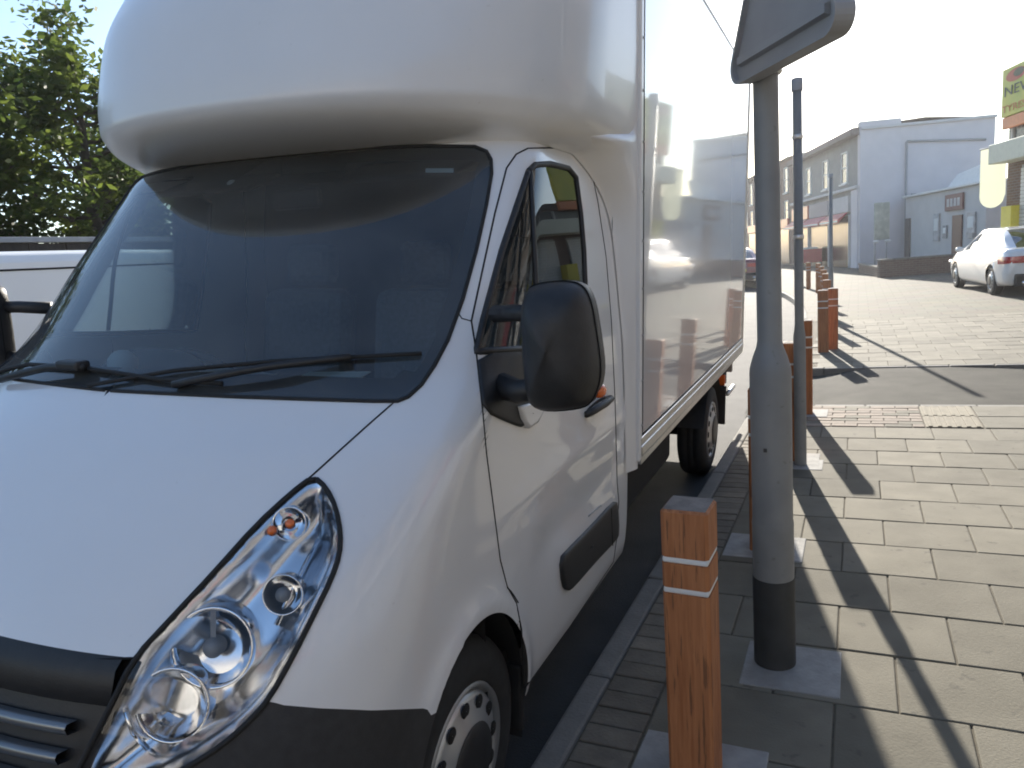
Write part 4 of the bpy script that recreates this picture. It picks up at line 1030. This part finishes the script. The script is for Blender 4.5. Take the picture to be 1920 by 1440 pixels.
# --- low garden walls, board sign, thin pole, stall
def low_wall(P, Q, h, label):
    d = (Q[0] - P[0], Q[1] - P[1]); Ln = math.hypot(*d); loc, a = frame(P, d, gz(*P) - .05); t = thing('low_wall', label, 'wall', loc, a)
    MB().box((Ln / 2, .11, h / 2), (Ln, .22, h)).build('brickwork', LOWB, t)
    k = 0
    while k * .45 < Ln: MB().box((min(k * .45 + .22, Ln - .1), .11, h + .035), (.44, .3, .07), bev=.01).build('coping_stone', KERB, t); k += 1
low_wall((.69, 29.1), (3.6, 30.3), .66, 'dark brick garden wall running beside the white saloon car')
low_wall((.02, 34.0), (.66, 29.3), .42, 'lower brick wall running back towards the lilac gable')
bs = thing('board_sign', 'weathered upright notice board on two legs behind the low brick wall', 'sign', (.83, 33, .05), .5)
MB().box((0, 0, 2.05), (.62, .07, 1.45), bev=.02).build('board', mat('weathered_board', (.34, .36, .30), rough=.6, var=.25, scale=4), bs)
for s in (-1, 1): MB().tube([(s * .24, .06, 0), (s * .24, .06, 1.6)], .035, 8).build('leg', SIGNB, bs); MB().sphere((s * .24, -.02, 1.27), (.14, .06, .06), 6).build('lamp_head', WPAINT, bs)  # white balls painted in for glints at two post tops
tp = thing('steel_post', 'thin steel post standing among the far bollards beyond the driveway', 'post', (-.47, 15.2, gz(-.47, 15.2)))
MB().lathe([(.045, -.05), (.045, .9), (.036, .97), (.034, 2.72), (0, 2.72)], 14).build('tube', GALV, tp); MB().lathe([(.04, 2.68), (.04, 2.75), (0, 2.76)], 14).build('cap', SIGNB, tp)
st = thing('market_stall', 'red cloth covered stall with white top outside the shops', 'stall', (-2.4, 44, .1), .1)
MB().box((0, 0, .62), (1.15, .8, .72), bev=.02).build('cloth', REDP, st); MB().box((-.12, 0, 1.03), (.95, .86, .08), bev=.02).build('top', WPAINT, st)
for sx in (-.5, .5):
    for sy in (-.3, .3): MB().box((sx, sy, .15), (.05, .05, .36)).build('leg', SIGNB, st)

# --- brick shop row on the pavement side, behind and beside the viewpoint (seen in the van's reflections)
loc, a = frame((6.2, 13), (0, -1), 0)
bs_ = thing('brick_shop_row', 'pale brown brick shop row with roller shutters facing the van', 'building', loc, a)
MB().box((14, 3, 3.5), (28, 6, 7.0)).build('wall', REDB, bs_)
MB().box((14, 2.9, 7.1), (28.3, 6.4, .25)).build('parapet', KERB, bs_)
SHUT = mat('shutter_slat', (.55, .55, .54), rough=.45, metal=.2, var=.03)
SLM = MB().box((0, 0, 0), (3.6, .03, .07), bev=.01).mesh('shutter_slat', SHUT)
for k in range(6):
    x = 2.4 + k * 4.6
    sh = MB().box((x, -.03, 1.35), (3.7, .04, 2.6)).build('roller_shutter', SIGNB, bs_)
    for j in range(30): o = link('shutter_slat', SLM, sh, (x, -.06, .1 + j * .085))
    MB().box((x, -.12, 3.05), (4.3, .24, .6), bev=.02).build('shop_fascia', [OFFW, REDP, WPAINT][k % 3], bs_)
    for dx in (-1, 1): window(bs_, x + dx, 5.1, 1.1, 1.6, 0, out=-1)

# --- sunlit yellow brick houses closing the street behind the viewpoint (they light the van's front and show in its lamps)
YELB = brick_mat('yellow_brick', (.38, .355, .32), (.43, .405, .37), (.42, .41, .39))
loc, a = frame((14, -21), (-1, 0), -.1)
yh = thing('yellow_brick_houses', 'row of yellow brick houses facing the front of the van', 'building', loc, a)
MB().box((15, 3.5, 3.7), (30, 7, 7.4)).build('wall', YELB, yh)
g = MB(); g.add([(0, -.3, 7.4), (30, -.3, 7.4), (30, 3.5, 9.6), (0, 3.5, 9.6), (0, 7.3, 7.4), (30, 7.3, 7.4)], [(0, 1, 2, 3), (3, 2, 5, 4), (0, 3, 4), (1, 5, 2)]); g.build('roof', ROOFT, yh)
for k in range(6):
    x = 2.5 + k * 5
    window(yh, x, 5.2, 1.2, 1.6, 0, out=-1); window(yh, x + 2, 5.2, 1.2, 1.6, 0, out=-1); window(yh, x, 1.9, 1.5, 1.7, 0, out=-1)
    MB().box((x + 2, -.03, 1.1), (1.0, .1, 2.2), bev=.01).build('door', DOORB, yh)

# ================================================================== CARS
CGLASS = mat('car_glass', (.02, .024, .026), rough=.04, var=.05, coat=1)
TAIL = mat('tail_light', (.45, .015, .02), rough=.2, var=.05, coat=1)
def make_car(label, paint, loc, rz, group=None, name='saloon_car'):
    t = thing(name, label, 'car', loc, rz, group)
    Ls, W = 2.42, .93
    BOD = [(-2.42, .86, .80, .40), (-2.36, .95, .86, .27), (-2.2, 1.02, .905, .23), (-1.6, 1.03, .93, .2), (-.8, .97, .93, .19), (0, .945, .925, .19), (.9, .94, .925, .19), (1.5, .92, .92, .2), (2.0, .80, .89, .22), (2.3, .68, .82, .25), (2.42, .58, .70, .35)]
    rows = []
    for k in range(97):
        y = -2.42 + 4.84 * k / 96; zt, w, zb = herm(BOD, y)
        sec = [(w * .80, zb), (w * .93, zb + .02), (w * .975, zb + .12), (w * .995, .46), (w, .56), (w * .99, .68), (w * .985, zt - .16), (w * .965, zt - .06), (w * .92, zt - .015), (w * .80, zt), (w * .5, zt + .012), (0, zt + .018)]
        rows.append([(x, y, z) for x, z in sec])
    n = 12; vs = [p for r_ in rows for p in r_]; fs = []; AR = .355
    for i in range(96):
        for k in range(n - 1):
            q = (i * n + k, i * n + k + 1, (i + 1) * n + k + 1, (i + 1) * n + k); cy = sum(vs[j][1] for j in q) / 4; cz = sum(vs[j][2] for j in q) / 4; cx = sum(vs[j][0] for j in q) / 4
            if cx > .6 and min(math.hypot(cy - wy, cz - .33) for wy in (-1.48, 1.48)) < AR: continue
            fs.append(q)
    usedv = set(j for q in fs for j in q)
    for j, (x, y, z) in enumerate(vs):
        for wy in (-1.48, 1.48):
            d = math.hypot(y - wy, z - .33)
            if x > .6 and abs(d - AR) < .07: vs[j] = (x, wy + (y - wy) * AR / d, .33 + (z - .33) * AR / d)
    b = MB().add(vs, fs, True); b.add([rows[0][k] for k in range(n)] + [(0, -2.42, .40)], [tuple(range(n + 1))]); b.add([rows[-1][k] for k in range(n)] + [(0, 2.42, .35)], [tuple(range(n + 1))])
    joined(b).build('body', paint, t)
    GH = [(-1.92, 1.03, .70), (-1.7, 1.13, .68), (-1.35, 1.30, .645), (-1.0, 1.405, .615), (-.5, 1.455, .60), (0, 1.465, .60), (.35, 1.44, .60), (.8, 1.30, .63), (1.2, 1.12, .68), (1.45, .97, .74)]
    gr_ = []; 
    for k in range(61):
        y = -1.92 + 3.37 * k / 60; zr, wr = herm(GH, y); zb = herm(BOD, y)[0] - .01; wb = .855 - .06 * max(0, (-y - 1.2)) 
        f = lambda t_: (wb + (wr - wb) * t_ ** 1.2, zb + (zr - .035 - zb) * t_)
        sec = [(wb, zb), f(.12), f(.5), f(.88), (wr - .01, zr - .012), (wr * .8, zr + .006), (wr * .4, zr + .018), (0, zr + .022)]
        gr_.append([(x, y, z) for x, z in sec])
    roof = MB(); side = MB(); scn = MB(); m8 = 8
    for i in range(60):
        y = (gr_[i][0][1] + gr_[i + 1][0][1]) / 2
        for k in range(7):
            q = [gr_[i][k], gr_[i][k + 1], gr_[i + 1][k + 1], gr_[i + 1][k]]
            if 1 <= k <= 2 and -1.30 < y < .95 and not (-.12 < y < -.02): side.add(q, [(0, 1, 2, 3)], True)
            elif k >= 5 and (y > .42 or y < -1.02): scn.add(q, [(0, 1, 2, 3)], True)
            else: roof.add(q, [(0, 1, 2, 3)], True)
    joined(roof).build('roof', paint, t)
    w1_ = joined(side); s1 = [q for q in side.f]
    side2 = side; both('side_window', side, CGLASS, t)
    rr = MB(); ff = MB()
    for i in range(0, len(scn.f)):
        q = [scn.v[j] for j in scn.f[i]]; (rr if q[0][1] < 0 else ff).add(q, [(0, 1, 2, 3)], True)
    joined(rr).build('rear_window', CGLASS, t); joined(ff).build('windscreen', CGLASS, t)
    for s in (1, -1):
        for wy in (-1.48, 1.48): wheel(t, s * .81, wy, .33, .33, .20, s)
        rows_ = []
        for k in range(11):
            y_ = -1.98 - .46 * math.sin(min(1, k / 6) * PI / 2) if k < 7 else -2.44 - .012 * (k - 6) / 4
            x_ = herm(BOD, max(y_, -2.42))[1] * 1.004 if k < 5 else (.84 - .09 * (k - 4))
            rows_.append([(s * x_, y_ - .006, .70 + .02 * min(1, k / 5)), (s * (x_ + .004), y_ - .01, .78), (s * (x_ - .012), y_ - .004, .86)])
        MB().grid(rows_).build('tail_light', TAIL, t)
        MB().sphere((s * 1.0, .72, 1.0), (.10, .055, .07), 7).build('door_mirror', paint, t)
        for yy in (-.75, .35): MB().tube([(s * .925, yy, .80), (s * .94, yy + .1, .80), (s * .925, yy + .2, .80)], .014, 6).build('door_handle', CHROME, t)
        MB().sphere((s * .72, 2.3, .66), (.16, .14, .07), 6).build('headlight', CHROME, t)
        MB().tube([(s * .55, -2.38, .30), (s * .55, -2.48, .30)], .05, 10).build('exhaust', CHROME, t)
    MB().box((0, -2.41, .36), (1.46, .08, .26), bev=.03).build('diffuser', BLACKP, t)
    MB().box((0, -2.455, .60), (.52, .015, .11)).build('number_plate', YEL, t)
    MB().box((0, 0, .3), (1.3, 4.0, .2)).build('underbody', DARK, t)
    return t
CARW = mat('car_white', (.78, .78, .77), rough=.25, var=.01, coat=1); CARR = mat('car_dark_red', (.16, .012, .03), rough=.3, var=.05, coat=1)
make_car('white saloon car parked on the forecourt by the tyre shop', CARW, (3.38, 21.05, .07), .13)
make_car('dark red car on the road beyond the box van', CARR, (-4.75, 32.4, .0), .22)

# --- white panel van across the road
def panel_van():
    t = thing('panel_van', 'plain white panel van standing on the far side of the road', 'van', (-7.0, 3.2, -.03), 0)
    prof = [(-2.55, .35), (-2.6, .75), (-2.45, 1.02), (-1.75, 1.22), (-1.05, 1.86), (-.8, 1.97), (0, 2.02), (2.4, 2.01), (2.55, 1.9), (2.6, .9), (2.58, .35)]
    rows = []
    for x, sc, dz in ((-.86, .97, -.07), (-.93, .99, -.02), (-.97, 1, 0), (-.985, 1, 0)): pass
    pr = chaikin(prof, 2)
    secs = []
    for xx, inset in ((-.985, .10), (-.97, .04), (-.90, .005), (-.6, 0), (0, -.01), (.6, 0), (.90, .005), (.97, .04), (.985, .10)):
        secs.append([(xx * (1 - .03 * max(0, z - 1.1)), y * (1 - inset * .05), z - inset * max(0, (z - .3) / 1.7)) for y, z in pr])
    g = MB().grid(secs); 
    for xx, sc in ((-.99, secs[0]), (.99, secs[-1])): g.add(sc, [tuple(range(len(sc)))])
    g.build('body', WHITE, t)
    for s in (1, -1):
        for wy in (-1.6, 1.65): wheel(t, s * .86, wy, .33, .33, .2, s)
        MB().box((s * .985, 0.2, .42), (.03, 2.4, .16), bev=.01).build('sill', BLACKP, t)
        MB().box((s * .955, .55, 1.86), (.02, 3.6, .016)).build('roof_groove', GAP, t)
        MB().add([(s * .975, y, z) for y, z in ((-1.60, 1.25), (-1.05, 1.72), (-.55, 1.74), (-.5, 1.22))], [(0, 1, 2, 3)]).build('door_window', CGLASS, t)
        for yy in (-.42,): MB().box((s * .988, yy, 1.15), (.012, .012, 1.35)).build('door_gap', GAP, t)
        m_ = MB().box((s * 1.12, -2.3 + .0 if 0 else -1.62, 1.30), (.2, .12, .26), bev=.05); m_.build('door_mirror', BLACKP, t)
    MB().add([(-.8, -1.72, 1.25), (.8, -1.72, 1.25), (.72, -1.08, 1.85), (-.72, -1.08, 1.85)], [(0, 1, 2, 3)]).build('windscreen', CGLASS, t)
    MB().box((0, 0, .3), (1.6, 4.8, .16)).build('underbody', DARK, t)
    return t
pv = panel_van()

# ================================================================== WALL AND TREES ON THE LEFT
FENCE = mat('dark_fence_board', (.035, .03, .026), rough=.85, var=.25, scale=6, stretch=(1, 6, .6))
fw = thing('board_fence', 'dark board fence with pale capping rail below the trees', 'fence', (-9.6, 0, -.05))
for k in range(64): MB().box((0, -6 + k * .5 + .25, 1.17), (.05 + .02 * (k % 2), .485, 2.34)).build('board', FENCE, fw)
MB().box((0, 10, 2.385), (.14, 32.2, .07), bev=.01).build('capping_rail', mat('capping', (.30, .31, .33), rough=.7, var=.1), fw)
LEAF = bpy.data.materials.new('leaf'); LEAF.use_nodes = True
nt = LEAF.node_tree; pb = nt.nodes['Principled BSDF']; pb.inputs['Roughness'].default_value = .6; pb.inputs['Specular IOR Level'].default_value = .15
tc = nt.nodes.new('ShaderNodeTexCoord'); nz = nt.nodes.new('ShaderNodeTexNoise'); nz.inputs['Scale'].default_value = 1.6; nt.links.new(tc.outputs['Object'], nz.inputs['Vector'])
rp = nt.nodes.new('ShaderNodeValToRGB'); rp.color_ramp.elements[0].position = .35; rp.color_ramp.elements[0].color = (.035, .06, .014, 1); rp.color_ramp.elements[1].position = .7; rp.color_ramp.elements[1].color = (.095, .12, .022, 1)
nt.links.new(nz.outputs['Fac'], rp.inputs[0]); nt.links.new(rp.outputs[0], pb.inputs['Base Color'])
tl = nt.nodes.new('ShaderNodeBsdfTranslucent'); hs = nt.nodes.new('ShaderNodeHueSaturation'); hs.inputs['Value'].default_value = 1.9; nt.links.new(rp.outputs[0], hs.inputs['Color']); nt.links.new(hs.outputs[0], tl.inputs[0])
ms = nt.nodes.new('ShaderNodeMixShader'); ms.inputs[0].default_value = .36; nt.links.new(pb.outputs[0], ms.inputs[1]); nt.links.new(tl.outputs[0], ms.inputs[2]); nt.links.new(ms.outputs[0], nt.nodes['Material Output'].inputs[0])
BARK = mat('bark', (.07, .055, .042), rough=.95, var=.25, scale=8, bump=.6)
def tree(label, loc, h, spread, seed, leader=None, base=.25, nclump=95, leaf=.085):
    R = random.Random(seed); t = thing('broadleaf_tree', label, 'tree', loc, 0, 'trees behind the fence')
    tips = []; tr = MB(); P = [(0, 0, 0)]
    for k in range(1, 9): P.append((P[-1][0] + R.uniform(-.08, .08), P[-1][1] + R.uniform(-.08, .08), h * .86 * k / 8))
    tr.tube(P, [.16 * (1 - k / 9) + .02 for k in range(9)], 8); tr.build('trunk', BARK, t)
    lf = MB()
    for k in range(34):
        z0 = h * (base + (.86 - base) * (k / 34)**.9); a = k * 2.4 + R.uniform(-.4, .4); f = 1 - ((z0 / h) - .42)**2 * 2.6; ln = spread * max(.22, f) * R.uniform(.6, 1.05)
        i = min(7, int(z0 / (h * .86) * 8)); o = Vector(P[i]); o.z = z0; b = [o]
        for s in range(1, 5): b.append(o + Vector((math.cos(a) * ln * s / 4, math.sin(a) * ln * s / 4, ln * .32 * (s / 4)**1.5 + R.uniform(-.08, .08))))
        br = MB().tube(b, [.045 * (1 - s / 5.5) for s in range(5)], 6); br.build('limb', BARK, t)
        tips += [b[4], b[3], b[4] + Vector((R.uniform(-.3, .3), R.uniform(-.3, .3), R.uniform(0, .35)))]
        if k % 2: tips.append(b[2])
    if leader:
        for k in range(leader[3]): tips.append(Vector((leader[0] + R.uniform(-.18, .18), leader[1] + R.uniform(-.18, .18), leader[2] * k / leader[3] + h * .82)))
    v = []; f = []
    for c in tips:
        rad = R.uniform(.22, .48) * (spread / 2.2)**.5
        for _ in range(nclump):
            d = Vector((R.gauss(0, 1), R.gauss(0, 1), R.gauss(0, .62))) * rad * .55; p = c + d
            u = Vector((R.uniform(-1, 1), R.uniform(-1, 1), R.uniform(-.6, .6))).normalized(); w = u.cross(Vector((R.uniform(-1, 1), R.uniform(-1, 1), R.uniform(.2, 1)))).normalized(); s = leaf * R.uniform(.6, 1.25)
            n = len(v); v += [tuple(p - u * s), tuple(p + w * s * .5), tuple(p + u * s), tuple(p - w * s * .5)]; f.append((n, n + 1, n + 2, n + 3))
    me = bpy.data.meshes.new('crown'); me.from_pydata(v, [], f); me.materials.append(LEAF); link('crown', me, t)
    return t
tree('tall leafy tree with a thin bare leading shoot above the fence', (-12.6, 9.3, -.1), 6.3, 2.3, 3, (.1, -.25, 1.6, 8))
tree('round bushy tree beside the one with the leading shoot', (-12.9, 6.6, -.1), 5.7, 2.2, 8)
tree('broad tree behind the overcab of the box van', (-14.0, 12.2, -.1), 5.4, 2.4, 12)
tree('dense tree growing at the near end of the board fence', (-13.4, 3.4, -.1), 5.6, 2.5, 21)
tree('small tree showing above the terrace roof', (-1.2, 57, 0), 8.3, 2.6, 31, nclump=60, leaf=.16)

# ================================================================== HAZE
hm = bpy.data.materials.new('haze'); hm.use_nodes = True; hn = hm.node_tree; hn.nodes.clear()
pvn = hn.nodes.new('ShaderNodeVolumePrincipled'); pvn.inputs['Color'].default_value = (.95, .96, 1, 1); pvn.inputs['Density'].default_value = .0006; pvn.inputs['Anisotropy'].default_value = .65
ho = hn.nodes.new('ShaderNodeOutputMaterial'); hn.links.new(pvn.outputs[0], ho.inputs['Volume'])
tag(MB().box((0, 100, 4.6), (600, 600, 11.8)).build('haze', hm), 'thin sunlit haze over the street', kind='stuff')
